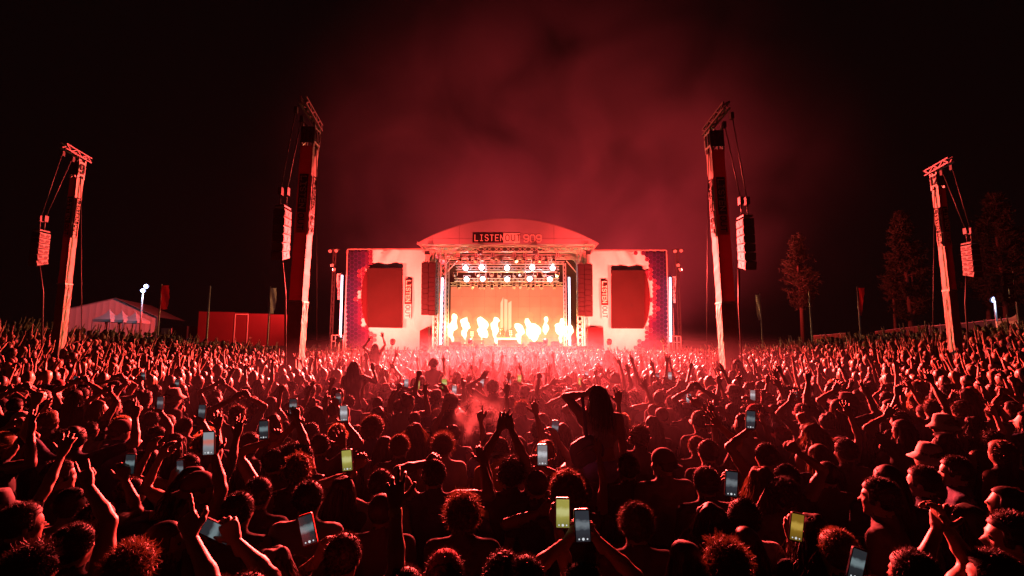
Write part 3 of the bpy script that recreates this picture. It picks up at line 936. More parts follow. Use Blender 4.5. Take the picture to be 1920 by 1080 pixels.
# ================================================================== DELAY TOWERS
def tower(px, py_ref, Y, sgn, number, zones, arm_px, arr, desc, lean, wid=0.62, dep=0.5):
    """px/py_ref: middle of the front face at py_ref; zones = rows of: wrap top, number box bottom, number box top, head top"""
    b = at(px, py_ref, Y)
    x, gz = b.x, ground(b.x, Y)
    zw, zn0, zn1, zt = [at(px, q, Y).z for q in zones]
    e = tag(empty('delay_tower', (x, Y, gz)), desc, 'speaker tower', 'delay towers standing in the crowd')
    hx, hy = wid / 2, dep / 2
    inn = -sgn                        # the side that faces the stage axis
    mb = MB(); mb.box(x - hx, x + hx, Y - hy, Y + hy, gz, zw - 0.02, 0)
    mb.build('base_wrap', M['ballast'], e)
    # crumpled pale strip on the inner face of the base
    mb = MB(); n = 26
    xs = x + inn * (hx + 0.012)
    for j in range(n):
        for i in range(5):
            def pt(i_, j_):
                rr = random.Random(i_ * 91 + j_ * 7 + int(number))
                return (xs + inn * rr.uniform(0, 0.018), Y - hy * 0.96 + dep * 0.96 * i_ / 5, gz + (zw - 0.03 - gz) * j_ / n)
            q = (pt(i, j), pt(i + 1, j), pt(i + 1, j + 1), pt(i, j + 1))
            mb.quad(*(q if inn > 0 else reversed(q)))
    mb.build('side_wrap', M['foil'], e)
    mb = MB(); mb.box(x - hx - 0.02, x + hx + 0.02, Y - hy - 0.02, Y + hy + 0.02, zw - 0.02, zw + 0.03); mb.build('strap', M['steel'], e)
    # banner sleeve: red front, pale sides, slightly creased
    mb = MB(); n = 30
    hs = hx * 0.97
    zs0, zs1 = zw + 0.03, zn0 - 0.1
    for j in range(n):
        za, zb_ = zs0 + (zs1 - zs0) * j / n, zs0 + (zs1 - zs0) * (j + 1) / n
        def wob(z, k):
            return 0.007 * math.sin(z * 7.3 + k * 2.1 + px) + 0.005 * math.sin(z * 17 + k)
        ring = lambda z: [(x - hs, Y - hy + wob(z, 0), z), (x + hs, Y - hy + wob(z, 1), z), (x + hs + wob(z, 2), Y + hy, z), (x - hs + wob(z, 3), Y + hy, z)]
        ra, rb = ring(za), ring(zb_)
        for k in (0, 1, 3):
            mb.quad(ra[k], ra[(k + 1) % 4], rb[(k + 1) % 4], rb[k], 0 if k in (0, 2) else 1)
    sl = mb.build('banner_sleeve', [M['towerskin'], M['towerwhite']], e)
    # printed sign, front and inner face
    zc = zs0 + (zs1 - zs0) * 0.56
    L1, L2 = (zs1 - zs0) * 0.25, (zs1 - zs0) * 0.13
    for face in (0, 1):
        if face == 0:
            wd = wid * 0.66; org = lambda u, z: Vector((x - wid * 0.33 + u, Y - hy - 0.035, z)); uy = Vector((1, 0, 0))
        else:
            if inn > 0:
                org = lambda u, z: Vector((x + hx + 0.03, Y - dep * 0.33 + u, z)); uy = Vector((0, 1, 0))
            else:
                org = lambda u, z: Vector((x - hx - 0.03, Y + dep * 0.33 - u, z)); uy = Vector((0, -1, 0))
            wd = dep * 0.66
        nrm = Vector((0, 0, -1)).cross(uy)
        for k, (zt_, ln, m1, m2, txt) in enumerate(((zc + L1, L1, M['signdark'], M['signpale'], 'LISTEN'), (zc - 0.01, L2, M['towerskin'] if face == 0 else M['towerwhite'], M['signdark'], 'OUT'))):
            mb = MB(); c = org(wd / 2, zt_ - ln / 2)
            mb.obox(c, uy * wd / 2, Vector((0, 0, ln / 2)), nrm * 0.006); p = mb.build('sign_panel', m1, sl)
            cw = ln * 0.86 / (len(txt) * 1.42)
            mb = MB(); lettering(mb, txt, org(wd * 0.2, zt_ - ln * 0.07) + nrm * 0.012, (0, 0, -1), uy, wd * 0.6, 0.17, 0.42, width=cw, lift=0.006)
            mb.build('lettering', m2, sl)
    # number box
    mb = MB(); mb.truss((x, Y, zs1 - 0.02), (x, Y, zt), wid * 0.9, dep * 0.9, 0.06, 0.04, 0.4, up=(0, 1, 0)); mb.build('mast_truss', M['steel'], e)
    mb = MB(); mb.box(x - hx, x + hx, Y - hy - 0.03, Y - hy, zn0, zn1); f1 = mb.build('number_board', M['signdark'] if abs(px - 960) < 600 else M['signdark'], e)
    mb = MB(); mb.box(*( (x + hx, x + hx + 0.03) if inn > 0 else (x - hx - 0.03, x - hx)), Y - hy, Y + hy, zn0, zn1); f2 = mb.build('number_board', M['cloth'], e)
    hh = (zn1 - zn0) * 0.66
    cw = hh * 0.42
    tw = cw * (len(number) + 0.35 * (len(number) - 1))
    mb = MB(); lettering(mb, number, (x - tw / 2, Y - hy - 0.04, zn0 + (zn1 - zn0) * 0.17), (1, 0, 0), (0, 0, 1), hh, 0.14, 0.35, width=cw); mb.build('numeral', M['crimson'], f1)
    mb = MB()
    if inn > 0:
        lettering(mb, number, (x + hx + 0.04, Y - tw / 2, zn0 + (zn1 - zn0) * 0.17), (0, 1, 0), (0, 0, 1), hh, 0.14, 0.35, width=cw)
    else:
        lettering(mb, number, (x - hx - 0.04, Y + tw / 2, zn0 + (zn1 - zn0) * 0.17), (0, -1, 0), (0, 0, 1), hh, 0.14, 0.35, width=cw)
    mb.build('numeral', M['signdark'], f2)
    # jib arm toward the audience
    Yn = Y
    for k in range(400):
        Yn = Y * (1 - k * 0.001)
        if at(arm_px[0], arm_px[1], Yn).z <= zt:
            break
    end = at(arm_px[0], arm_px[1], Yn)
    a = Vector((x + inn * hx * 0.6, Y + 0.35, zt + 0.02)); bnd = Vector((end.x, end.y, zt + 0.02))
    mb = MB(); mb.truss(a, bnd, 0.17, 0.19, 0.045, 0.04, 0.3); mb.build('jib_arm', M['darksteel'], e)
    dirn = (bnd - a).normalized()
    # array
    (ax, ay0, ay1) = arr
    top = at(ax, ay0, Yn); bot = at(ax, ay1, Yn)
    g = tag(empty('delay_speaker', (top.x, Yn, bot.z)), 'hanging line array of six cabinets on the %s' % {'9': 'tower at the far left', '10': 'inner left tower', '11': 'inner right tower', '12': 'tower at the far right'}[number], 'speaker', 'arrays hung from the delay towers')
    nC = 6
    ch = (top.z - bot.z) / nC
    for k in range(nC):
        zc_ = top.z - ch * (k + 0.5)
        tilt = 0.012 * k * k
        cc = Vector((top.x - inn * 0.15, Yn - 0.03 * k * 0, zc_))
        mb = MB(); mb.obox(cc, (0.15, 0, 0), (0, 0.22, 0.22 * tilt), (0, -0.0 - tilt * ch * 0.46, ch * 0.46))
        cb = mb.build('cabinet', M['blackbox'], g)
        xs = cc.x + inn * 0.157
        mb = MB()
        mb.obox((xs, cc.y, zc_), (0.006, 0, 0), (0, 0.20, 0.20 * tilt), (0, -tilt * ch * 0.40, ch * 0.40), 0)
        for sgn2 in (-1, 1):
            mb.obox((xs + inn * 0.006, cc.y + sgn2 * 0.10, zc_ - 0.01), (0.004, 0, 0), (0, 0.07, 0), (0, 0.03 * sgn2, ch * 0.27), 1)
        mb.build('side_plate', [M['whitecab'], M['blackbox']], cb)
    mb = MB(); mb.box(top.x - inn * 0.15 - 0.14, top.x - inn * 0.15 + 0.14, Yn - 0.2, Yn + 0.2, top.z + 0.05, top.z + 0.10)
    for dx in (-inn * 0.24, -inn * 0.06):
        mb.tube([(top.x + dx, Yn, top.z + 0.12), (top.x + dx, Yn, top.z + 0.5)], 0.02, 6)
        mb.obox((top.x + dx, Yn, top.z + 0.55), (0.055, 0, 0), (0, 0.07, 0), (0, 0, 0.11))
    mb.build('flying_frame', M['darksteel'], g)
    mb = MB()
    for k, (dx, dd) in enumerate(((-inn * 0.24, 0.15), (-inn * 0.06, 0.75))):
        pt_ = bnd - dirn * dd; pt_.z = zt - 0.15
        mb.tube([pt_, (top.x + dx, Yn, top.z + 0.6)], 0.016, 6)
        mb.obox(pt_ + Vector((0, 0, -0.1)), (0.05, 0, 0), (0, 0.05, 0), (0, 0, 0.1))
    mb.tube([(top.x - 0.1, Yn, bot.z), (top.x - 0.05, Yn + 0.2, bot.z - 1.0), (top.x + 0.05, Yn + 0.4, gz + 0.3)], 0.03, 6)
    mb.build('hoist_cable', M['cable'], g)
    mb = MB(); mb.tube([(x + inn * hx, Y, zn0), (x + inn * (hx + 0.35), Y + 0.7, gz)], 0.014, 6); mb.build('guy_wire', M['cable'], e)
    # lean of the whole tower
    e.rotation_euler = (0, lean, 0)


tower(548, 690, 15.0, -1, '10', (566, 272, 243, 232), (553, 187), (540, 394, 486), 'tall delay tower numbered ten left of the stage', R(1.4), 0.42, 0.42)
tower(1371, 690, 15.0, 1, '11', (568, 279, 250, 240), (1375, 198), (1387, 412, 504), 'tall delay tower numbered eleven right of the stage', R(-1.2), 0.42, 0.42)
tower(112, 610, 19.0, -1, '9', (533, 330, 305, 296), (114, 274), (85, 437, 497), 'delay tower numbered nine at the far left of the crowd', R(0.6), 0.30, 0.30)
tower(1790, 620, 19.0, 1, '12', (545, 350, 328, 320), (1788, 300), (1811, 460, 518), 'delay tower numbered twelve at the far right of the crowd', R(-0.6), 0.30, 0.30)

# ================================================================== SIDES OF THE FIELD
def marquee(px0, px1, py_eave, px_apex, py_apex, Y, desc, yaw):
    a, b, c = at(px0, py_eave, Y), at(px1, py_eave + 14, Y), at(px_apex, py_apex, Y)
    gz = ground(a.x, Y)
    e = tag(empty('marquee_tent', (a.x, Y, gz)), desc, 'tent')
    # gable wall, one panel per bay, turned to face the stage a little
    w = (b.x - a.x)
    ez = a.z
    def pt(u, z, back=0.0):
        d = Vector((math.cos(yaw), math.sin(yaw), 0)); n = Vector((-math.sin(yaw), math.cos(yaw), 0))
        p = Vector((a.x, Y, 0)) + d * (w * u / math.cos(yaw) * 0.97) + n * back
        p.z = z
        return p
    ua = (c.x - a.x) / w
    def roofz(u):
        return ez + (c.z - ez) * u / ua if u < ua else c.z + (b.z - c.z) * (u - ua) / (1 - ua)
    nb = 14
    for i in range(nb):
        u0, u1 = i / nb, (i + 1) / nb
        mb = MB(); K = 4
        for k in range(K):
            v0, v1 = u0 + (u1 - u0) * k / K, u0 + (u1 - u0) * (k + 1) / K
            f = lambda v: 0.018 * math.sin((v - u0) / (u1 - u0) * math.pi)
            lowz = gz
            mb.quad(pt(v0, lowz, f(v0)), pt(v1, lowz, f(v1)), pt(v1, roofz(v1), f(v1)), pt(v0, roofz(v0), f(v0)), sm=True)
        mb.build('gable_panel', M['tent'], e)
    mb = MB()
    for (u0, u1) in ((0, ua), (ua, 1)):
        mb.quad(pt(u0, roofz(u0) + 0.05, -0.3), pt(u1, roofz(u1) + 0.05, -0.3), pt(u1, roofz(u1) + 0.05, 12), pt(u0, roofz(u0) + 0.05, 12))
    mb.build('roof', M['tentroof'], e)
    mb = MB()
    for (u0, u1) in ((0, ua), (ua, 1)):
        mb.bar(pt(u0, roofz(u0) + 0.02, -0.05), pt(u1, roofz(u1) + 0.02, -0.05), 0.12)
    for u in (0.0, 1.0):
        mb.bar(pt(u, gz, -0.05), pt(u, roofz(u), -0.05), 0.12)
    mb.build('tent_frame', M['alu'], e)
    return e


def peak_tent(px, py_apex, px0, px1, py_eave, Y, desc):
    c, a, b = at(px, py_apex, Y), at(px0, py_eave, Y), at(px1, py_eave, Y)
    gz = ground(c.x, Y)
    e = tag(empty('peaked_tent', (c.x, Y, gz)), desc, 'tent', 'peaked white tents beside the marquee')
    h = (b.x - a.x) / 2; cx = (a.x + b.x) / 2
    cor = [(-1, -1), (1, -1), (1, 1), (-1, 1)]
    n = 8
    for k in range(4):
        (x0, y0), (x1, y1) = cor[k], cor[(k + 1) % 4]
        mb = MB()
        for j in range(n):
            def ring(t):
                s = (1 - t) ** 1.9
                z = a.z + (c.z - a.z) * t
                return (Vector((cx + h * x0 * s, Y + h * y0 * s, z)), Vector((cx + h * x1 * s, Y + h * y1 * s, z)))
            p, q = ring(j / n), ring((j + 1) / n)
            mb.quad(p[0], p[1], q[1], q[0], sm=True)
        mb.build('canopy_side', M['tent'], e)
    for sx, sy in cor:
        mb = MB(); mb.bar((cx + h * sx, Y + h * sy, gz), (cx + h * sx, Y + h * sy, a.z), 0.08); mb.build('leg', M['alu'], e)
    mb = MB()
    for k in range(4):
        (x0, y0), (x1, y1) = cor[k], cor[(k + 1) % 4]
        mb.quad((cx + h * x0, Y + h * y0, a.z - 0.25), (cx + h * x1, Y + h * y1, a.z - 0.25), (cx + h * x1, Y + h * y1, a.z), (cx + h * x0, Y + h * y0, a.z))
    mb.build('valance', M['tent'], e)


marquee(131, 262, 579, 198, 557.5, 50, 'large white gabled marquee behind the tower numbered nine', R(22))
peak_tent(203, 577, 188, 220, 599, 47.5, 'reddish peaked tent nearest the middle of the marquee')
peak_tent(227, 580, 212, 244, 600, 48, 'white peaked tent between two others by the marquee')
peak_tent(250, 582, 236, 270, 602, 48.5, 'white peaked tent at the right end by the flood lamp pole')


def flood_pole(px, lamps, py_top, Y, desc, power):
    b = at(px, py_top, Y); gz = ground(b.x, Y)
    e = tag(empty('flood_light_pole', (b.x, Y, gz)), desc, 'lamp post')
    mb = MB(); mb.tube([(b.x, Y, gz), b], [0.09, 0.06], 8); mb.build('pole', M['steel'], e)
    for k, (lx, ly) in enumerate(lamps):
        c = at(lx, ly, Y)
        mb = MB(); mb.tube([c + Vector((0, 0.3, 0.05)), c], [0.1, 0.22], 10); mb.bar(c + Vector((0, 0.15, 0)), b, 0.06)
        h = mb.build('lamp_housing', M['blackbox'], e)
        mb = MB(); mb.disc(c + Vector((0.03, -0.03, 0)), (0.35, -1, -0.15), 0.2); mb.build('lamp_face', M['floodblue'], h)
        lamp('flood_lamp', 'POINT', c + Vector((0.15, -0.4, -0.1)), (0.6, 0.68, 1.0), power, size=0.15, parent=e)


flood_pole(268.5, ((274, 537), (268, 545)), 546, 45.5, 'tall pole with two blue white flood lamps by the marquee', 150)
flood_pole(1864, ((1861, 562),), 563, 36, 'short pole with one blue flood lamp near the right fence', 120)

# flags and poles
feather(303, 317, 535, 580, 33, M['flagred'], 'dark red rectangular banner on a pole left of the red wall', None, None, False, -1)
feather(507, 518, 540, 588, 33, M['flagpink'], 'pale feather flag in front of the red wall', None, None, True, -1, 0.25)
feather(1417, 1425, 553, 600, 34, M['flagpink'], 'pale feather flag right of the tower numbered eleven', None, None, True, 1, 0.5)
feather(1607, 1618, 540, 592, 33, M['flagred'], 'red pennant flag on a pole before the timber fence', None, None, True, -1, 0.85)
feather(1880, 1900, 512, 566, 27, M['flagnavy'], 'purple banner lettered WATER near the right edge', 'WATER', M['cloth'], False, 1)
feather(1768, 1779, 525, 560, 29, M['flagpink'], 'pale banner half hidden behind the tower numbered twelve', None, None, False, -1)
for px, py, Y, d in ((394, 536, 33, 'plain pale pole standing in front of the red wall'), (1517, 546, 33, 'plain pale pole beside the low dark fence')):
    t = at(px, py, Y); mb = MB(); mb.tube([(t.x, Y, ground(t.x, Y)), t], [0.07, 0.05], 8)
    tag(mb.build('flag_pole', M['pole'], None, (t.x, Y, ground(t.x, Y))), d, 'pole')

# red wall with a door, made of panels
def red_wall():
    Y = 45.5; yaw = R(24)
    a = at(373, 584, Y); gz = ground(a.x, Y)
    e = tag(empty('red_wall', (a.x, Y, gz)), 'low red panelled wall with a door left of the tower numbered ten', 'wall')
    d = Vector((math.cos(yaw), math.sin(yaw), 0)); n = Vector((-math.sin(yaw), math.cos(yaw), 0))
    L = 8.2; H = a.z - gz
    pos = 0
    for k, w in enumerate((3.0, 1.2, 1.9, 2.1)):
        mb = MB(); h = H - 0.05 * k
        c = Vector((a.x, Y, gz + h / 2)) + d * (pos + w / 2)
        mb.obox(c, d * (w / 2 - 0.015), n * 0.06, Vector((0, 0, h / 2)))
        o = mb.build('door' if k == 1 else 'panel', M['redwall'], e)
        if k == 1:
            mb = MB()
            for s in (-1, 1):
                mb.obox(c + d * s * (w / 2 - 0.05) - n * 0.08, d * 0.04, n * 0.03, Vector((0, 0, h / 2 - 0.12)))
            mb.obox(c - n * 0.08 + Vector((0, 0, h / 2 - 0.15)), d * (w / 2 - 0.1), n * 0.03, Vector((0, 0, 0.04)))
            mb.build('door_frame', M['flagpink'], o)
        pos += w


red_wall()

# fences and barriers on the right
def panel_fence(pts, hgt, board, desc, cloth=False, name='timber_fence'):
    (pa, ya), (pb, yb) = pts
    A = at(pa[0], pa[1], ya); B = at(pb[0], pb[1], yb)
    e = tag(empty(name, (A.x, A.y, ground(A.x, A.y))), desc, 'fence')
    n = max(2, int((B - A).length / board))
    for k in range(n):
        p, q = A.lerp(B, k / n), A.lerp(B, (k + 1) / n)
        mb = MB(); d = (q - p)
        jz = random.uniform(-0.05, 0.05) if not cloth else 0
        lo = min(ground(p.x, p.y), p.z - hgt)
        c = (p + q) / 2; h = (c.z + jz - lo)
        dd = Vector((d.x, d.y, 0)); ln = dd.length; dd.normalize(); nn = Vector((-dd.y, dd.x, 0))
        mb.obox((c.x, c.y, lo + h / 2), dd * (ln / 2 - 0.012), nn * (0.012 if cloth else 0.02 + 0.01 * (k % 2)), (0, 0, h / 2))
        mb.build('shade_panel' if cloth else 'board', M['fencemesh'] if cloth else M['timber'], e)
        if cloth:
            mb = MB(); mb.tube([(p.x, p.y, lo), (p.x, p.y, p.z + 0.15)], 0.05, 6); mb.build('post', M['steel'], e)
    mb = MB(); mb.bar(A + Vector((0, -0.05, 0.02)), B + Vector((0, -0.05, 0.02)), 0.05); mb.build('top_rail', M['steel'], e)


panel_fence((((1640, 622), 48), ((1738, 610), 45)), 2.0, 0.3, 'timber board fence below the reddish pine tree')
panel_fence((((1523, 630), 48), ((1585, 625), 46)), 1.6, 0.3, 'low timber fence beside the plain pale pole')
panel_fence((((1800, 607), 42), ((1903, 596), 38)), 2.0, 1.5, 'mesh fence with shade cloth right of the tower numbered twelve', True, 'mesh_fence')
panel_fence((((1742, 612), 44), ((1784, 608), 42.5)), 1.8, 1.2, 'short mesh fence left of the tower numbered twelve', True, 'mesh_fence')
for i, (a, b, Y) in enumerate(((((1612, 633), (1652, 632), 31.5)), (((1653, 632), (1700, 631), 31.5)), (((1536, 637), (1608, 634), 32.5)), (((1700, 631), (1740, 630), 31.5)))):
    p, q = at(*a, Y), at(*b, Y)
    mb = MB(); gz = ground(p.x, Y)
    mb.bar(p, q, 0.08); mb.bar(p - Vector((0, 0, 0.5)), q - Vector((0, 0, 0.5)), 0.06)
    for t in (0.02, 0.5, 0.98):
        c = p.lerp(q, t); mb.bar(c, (c.x, c.y, ground(c.x, c.y)), 0.06)
    tag(mb.build('crowd_barrier', M['whitecab'], None, (p.x, Y, gz)), 'pale crowd barrier rail at the right field edge, %s of four from the right' % ORD[(2, 1, 3, 0)[i]], 'barrier', 'barriers at the right edge of the crowd')
peak_tent(1905, 588, 1888, 1925, 602, 30, 'small pale tent at the right edge by the mesh fence')

# far left clutter: dark food trailer
mb = MB(); p = at(330, 612, 46); gz = ground(p.x, 46)
e = tag(empty('service_trailer', (p.x, 46, gz)), 'dark service trailer with a pale window left of the red wall', 'trailer')
mb.box(p.x - 0.9, p.x + 1.6, 45.2, 47, gz + 0.4, p.z); mb.build('body', M['blackbox'], e)
mb = MB(); mb.box(p.x - 0.75, p.x + 0.2, 45.14, 45.19, p.z - 0.75, p.z - 0.2); mb.build('window', M['whitecab'], e)
for k in (-0.4, 1.1):
    mb = MB(); mb.tube([(p.x + k, 45.1, gz + 0.3), (p.x + k, 45.35, gz + 0.3)], 0.3, 14); mb.build('wheel', M['cable'], e)

# ---- trees
def tree(px, py_top, py_base, Y, halfw, desc, seed, bare=0.35, twin=False, dens=2200):
    rr = random.Random(seed)
    t = at(px, py_top, Y); b = at(px, py_base, Y); gz = ground(b.x, Y)
    H = t.z - gz
    e = tag(empty('pine_tree', (b.x, Y, gz)), desc, 'tree', 'pines beyond the right fence')
    mb = MB()
    mb.tube([(b.x, Y, gz), (b.x + 0.1, Y, gz + H * 0.4), (b.x - 0.05, Y, gz + H * 0.7), (b.x, Y, gz + H * 0.97)], [0.24, 0.19, 0.11, 0.03], 9)
    if twin:
        mb.tube([(b.x, Y, gz + H * 0.16), (b.x + 0.42, Y - 0.3, gz + H * 0.26), (b.x + 0.42, Y - 0.2, gz + H * 0.55)], [0.14, 0.13, 0.05], 8)
        mb.tube([(b.x - 1.1, Y + 0.6, gz), (b.x - 1.05, Y + 0.5, gz + H * 0.5)], [0.17, 0.07], 8)
    limbs = []
    NL = 120
    for k in range(NL):
        f = bare * 0.8 + (0.985 - bare * 0.8) * (k + rr.random()) / NL
        an = rr.uniform(0, 6.283)
        u = (f - bare * 0.8) / (1 - bare * 0.8)
        ln = halfw * min(1.0, 0.55 + 1.6 * u) * max(0.06, 1 - u) ** 0.62 * rr.uniform(0.55, 1.15)
        s = Vector((b.x, Y, gz + H * f)); q = s + Vector((math.cos(an) * ln, math.sin(an) * ln, ln * rr.uniform(0.0, 0.55)))
        mb.tube([s, (s + q) / 2 + Vector((0, 0, -0.06)), q], [0.04, 0.028, 0.01], 5)
        limbs.append((s, q, ln))
    mb.build('trunk', M['bark'], e)
    mb = MB()
    for s, q, ln in limbs:
        for c in range(max(2, dens // NL // 6)):
            tt = rr.uniform(0.2, 1.05) ** 0.7; cc = s.lerp(q, tt) + Vector((rr.gauss(0, 0.16), rr.gauss(0, 0.16), rr.gauss(0, 0.17)))
            for k in range(6):
                d = Vector((rr.gauss(0, 1), rr.gauss(0, 1), rr.gauss(0.2, 0.8))).normalized()
                u = d.cross(Vector((rr.gauss(0, 1), rr.gauss(0, 1), rr.gauss(0, 1)))).normalized() * rr.uniform(0.03, 0.06)
                p = cc + d * 0.04; L = rr.uniform(0.14, 0.34)
                mb.quad(p - u, p + u, p + d * L + u * 0.3, p + d * L - u * 0.3)
    mb.build('crown', M['leaf'], e)


tree(1710, 400, 640, 49, 2.5, 'reddish lit pine with forked trunk above the timber fence', 3, 0.24, True, 26000)
tree(1506, 440, 645, 54, 2.4, 'faint slim pine behind the plain pale pole', 5, 0.4, False, 9000)
tree(1888, 365, 610, 46, 3.2, 'dark pine at the right edge above the WATER banner', 8, 0.3, False, 20000)
tree(1855, 470, 610, 48, 1.6, 'slim dark pine behind the mesh fence', 12, 0.6, False, 5000)

# ================================================================== PEOPLE
SKINS = [(0.40, 0.24, 0.17), (0.33, 0.19, 0.13), (0.44, 0.29, 0.22), (0.20, 0.11, 0.07), (0.28, 0.16, 0.10)]
SHIRTS = [(0.012, 0.012, 0.013), (0.02, 0.02, 0.022), (0.55, 0.53, 0.5), (0.015, 0.02, 0.05), (0.012, 0.010, 0.010), (0.03, 0.03, 0.03), (0.015, 0.015, 0.016), (0.42, 0.40, 0.38)]
HAIRS = [(0.012, 0.009, 0.008), (0.03, 0.018, 0.011), (0.07, 0.04, 0.02), (0.02, 0.014, 0.01)]
M['skin'] = mat('skin', None, 0.55, 0.08, 12, spec=0.4, rnd=SKINS)
M['shirt'] = mat('cotton_shirt', None, 0.9, 0.15, 9, bump=0.9, spec=0.15, rnd=SHIRTS)
M['trousers'] = mat('denim', None, 0.9, 0.2, 20, spec=0.15, rnd=[(0.02, 0.025, 0.05), (0.015, 0.015, 0.017), (0.08, 0.07, 0.05)])
M['hair'] = mat('hair_strands', None, 0.6, 0.25, 30, spec=0.25, translucent=0.25, rnd=HAIRS)
M['hairbrown'] = mat('hair_light_brown', (0.11, 0.06, 0.026), 0.6, 0.25, 30, spec=0.25, translucent=0.3)
M['hairblonde'] = mat('hair_blonde', (0.42, 0.26, 0.11), 0.42, 0.25, 30, spec=0.5, translucent=0.4)
M['hairdark'] = mat('hair_dark', (0.018, 0.011, 0.008), 0.6, 0.25, 30, spec=0.25, translucent=0.3)
M['capwhite'] = mat('cap_white_cotton', (0.62, 0.58, 0.52), 0.9, 0.1, 14)
M['capdark'] = mat('cap_dark_cotton', (0.06, 0.03, 0.035), 0.9, 0.15, 14)
M['capred'] = mat('cap_red_cotton', (0.30, 0.05, 0.05), 0.9, 0.15, 14)
M['yellow'] = mat('yellow_shirt', (0.60, 0.38, 0.04), 0.9, 0.1, 14)
M['white'] = mat('white_cotton', (0.68, 0.62, 0.55), 0.9, 0.1, 14)
M['jacket'] = mat('grey_jacket', (0.07, 0.065, 0.07), 0.85, 0.2, 10, bump=0.4)
M['black'] = mat('black_cotton', (0.02, 0.018, 0.02), 0.9, 0.2, 12)
M['pale'] = mat('pale_jacket', (0.26, 0.24, 0.23), 0.85, 0.15, 8, bump=0.3)
M['bluebag'] = mat('blue_nylon_bag', (0.08, 0.10, 0.22), 0.6, 0.2, 14, bump=0.3)
M['band'] = mat('festival_wristband', (0.5, 0.35, 0.1), 0.6, 0.2, 20)
M['eye'] = mat('eye_dark', (0.02, 0.015, 0.015), 0.2, 0.1, 10, spec=0.6)


def npmesh(name, V, F, mi=None, mats=(), smooth=True):
    me = bpy.data.meshes.new(name)
    V = np.asarray(V, dtype=np.float32); F = np.asarray(F, dtype=np.int32)
    k = F.shape[1]
    me.vertices.add(len(V)); me.vertices.foreach_set('co', V.ravel())
    me.loops.add(F.size); me.loops.foreach_set('vertex_index', F.ravel())
    me.polygons.add(len(F))
    me.polygons.foreach_set('loop_start', np.arange(0, F.size, k, dtype=np.int32))
    me.polygons.foreach_set('loop_total', np.full(len(F), k, dtype=np.int32))
    if mi is not None:
        me.polygons.foreach_set('material_index', np.asarray(mi, dtype=np.int32))
    me.polygons.foreach_set('use_smooth', np.full(len(F), smooth))
    for m in mats:
        me.materials.append(m)
    me.update(calc_edges=True)
    return me


def nv(*a):
    return np.array(a, dtype=np.float64)


def nrmz(v):
    return v / (np.linalg.norm(v) + 1e-9)


class SDF:
    """smooth union of tapered capsules and ellipsoids, meshed by surface nets into one closed skin"""

    def __init__(self):
        self.p = []

    def cap(self, a, b, ra, rb, m=0, k=0.03):
        a, b = np.asarray(a, float), np.asarray(b, float)
        r = max(ra, rb)
        self.p.append(('c', a, b, ra, rb, m, k, np.minimum(a, b) - r - k * 1.5, np.maximum(a, b) + r + k * 1.5))

    def ell(self, c, r, m=0, k=0.03, rot=None):
        c, r = np.asarray(c, float), np.asarray(r, float)
        rr = np.full(3, r.max()) if rot is not None else r
        self.p.append(('e', c, r, rot, None, m, k, c - rr - k * 1.5, c + rr + k * 1.5))

    def mesh(self, h, noise=None, cut=None):
        lo = np.min([q[7] for q in self.p], axis=0) - h * 2
        hi = np.max([q[8] for q in self.p], axis=0) + h * 2
        n = np.ceil((hi - lo) / h).astype(int) + 1
        D = np.full(n, 9.0, dtype=np.float32); L = np.zeros(n, dtype=np.int16); B = np.full(n, 9.0, dtype=np.float32)
        ax = [lo[i] + h * np.arange(n[i]) for i in range(3)]
        for typ, a, b, c, d, m, k, l0, h0 in self.p:
            i0 = np.maximum(((l0 - lo) / h).astype(int) - 1, 0); i1 = np.minimum(((h0 - lo) / h).astype(int) + 3, n)
            sl = tuple(slice(i0[q], i1[q]) for q in range(3))
            x = ax[0][sl[0]][:, None, None]; y = ax[1][sl[1]][None, :, None]; z = ax[2][sl[2]][None, None, :]
            if typ == 'c':
                ba = b - a; den = float(ba @ ba) + 1e-12
                t = np.clip(((x - a[0]) * ba[0] + (y - a[1]) * ba[1] + (z - a[2]) * ba[2]) / den, 0, 1)
                dd = np.sqrt((x - a[0] - t * ba[0]) ** 2 + (y - a[1] - t * ba[1]) ** 2 + (z - a[2] - t * ba[2]) ** 2) - (c + (d - c) * t)
            else:
                px, py, pz = x - a[0], y - a[1], z - a[2]
                if c is not None:
                    px, py, pz = (c[0, 0] * px + c[1, 0] * py + c[2, 0] * pz, c[0, 1] * px + c[1, 1] * py + c[2, 1] * pz, c[0, 2] * px + c[1, 2] * py + c[2, 2] * pz)
                k0 = np.sqrt((px / b[0]) ** 2 + (py / b[1]) ** 2 + (pz / b[2]) ** 2)
                k1 = np.sqrt((px / b[0] ** 2) ** 2 + (py / b[1] ** 2) ** 2 + (pz / b[2] ** 2) ** 2) + 1e-9
                dd = k0 * (k0 - 1) / k1
            old = D[sl]
            hh = np.clip(0.5 + 0.5 * (old - dd) / k, 0, 1)
            D[sl] = old + (dd - old) * hh - k * hh * (1 - hh)
            clo = dd < B[sl]
            B[sl] = np.where(clo, dd, B[sl]); L[sl] = np.where(clo, m, L[sl])
        if noise is not None or cut is not None:
            Xg, Yg, Zg = np.meshgrid(*ax, indexing='ij')
            if noise is not None:
                D = D + noise(Xg, Yg, Zg)
            if cut is not None:
                D = np.maximum(D, cut(Xg, Yg, Zg))
        return surface_nets(D, L, lo, h)


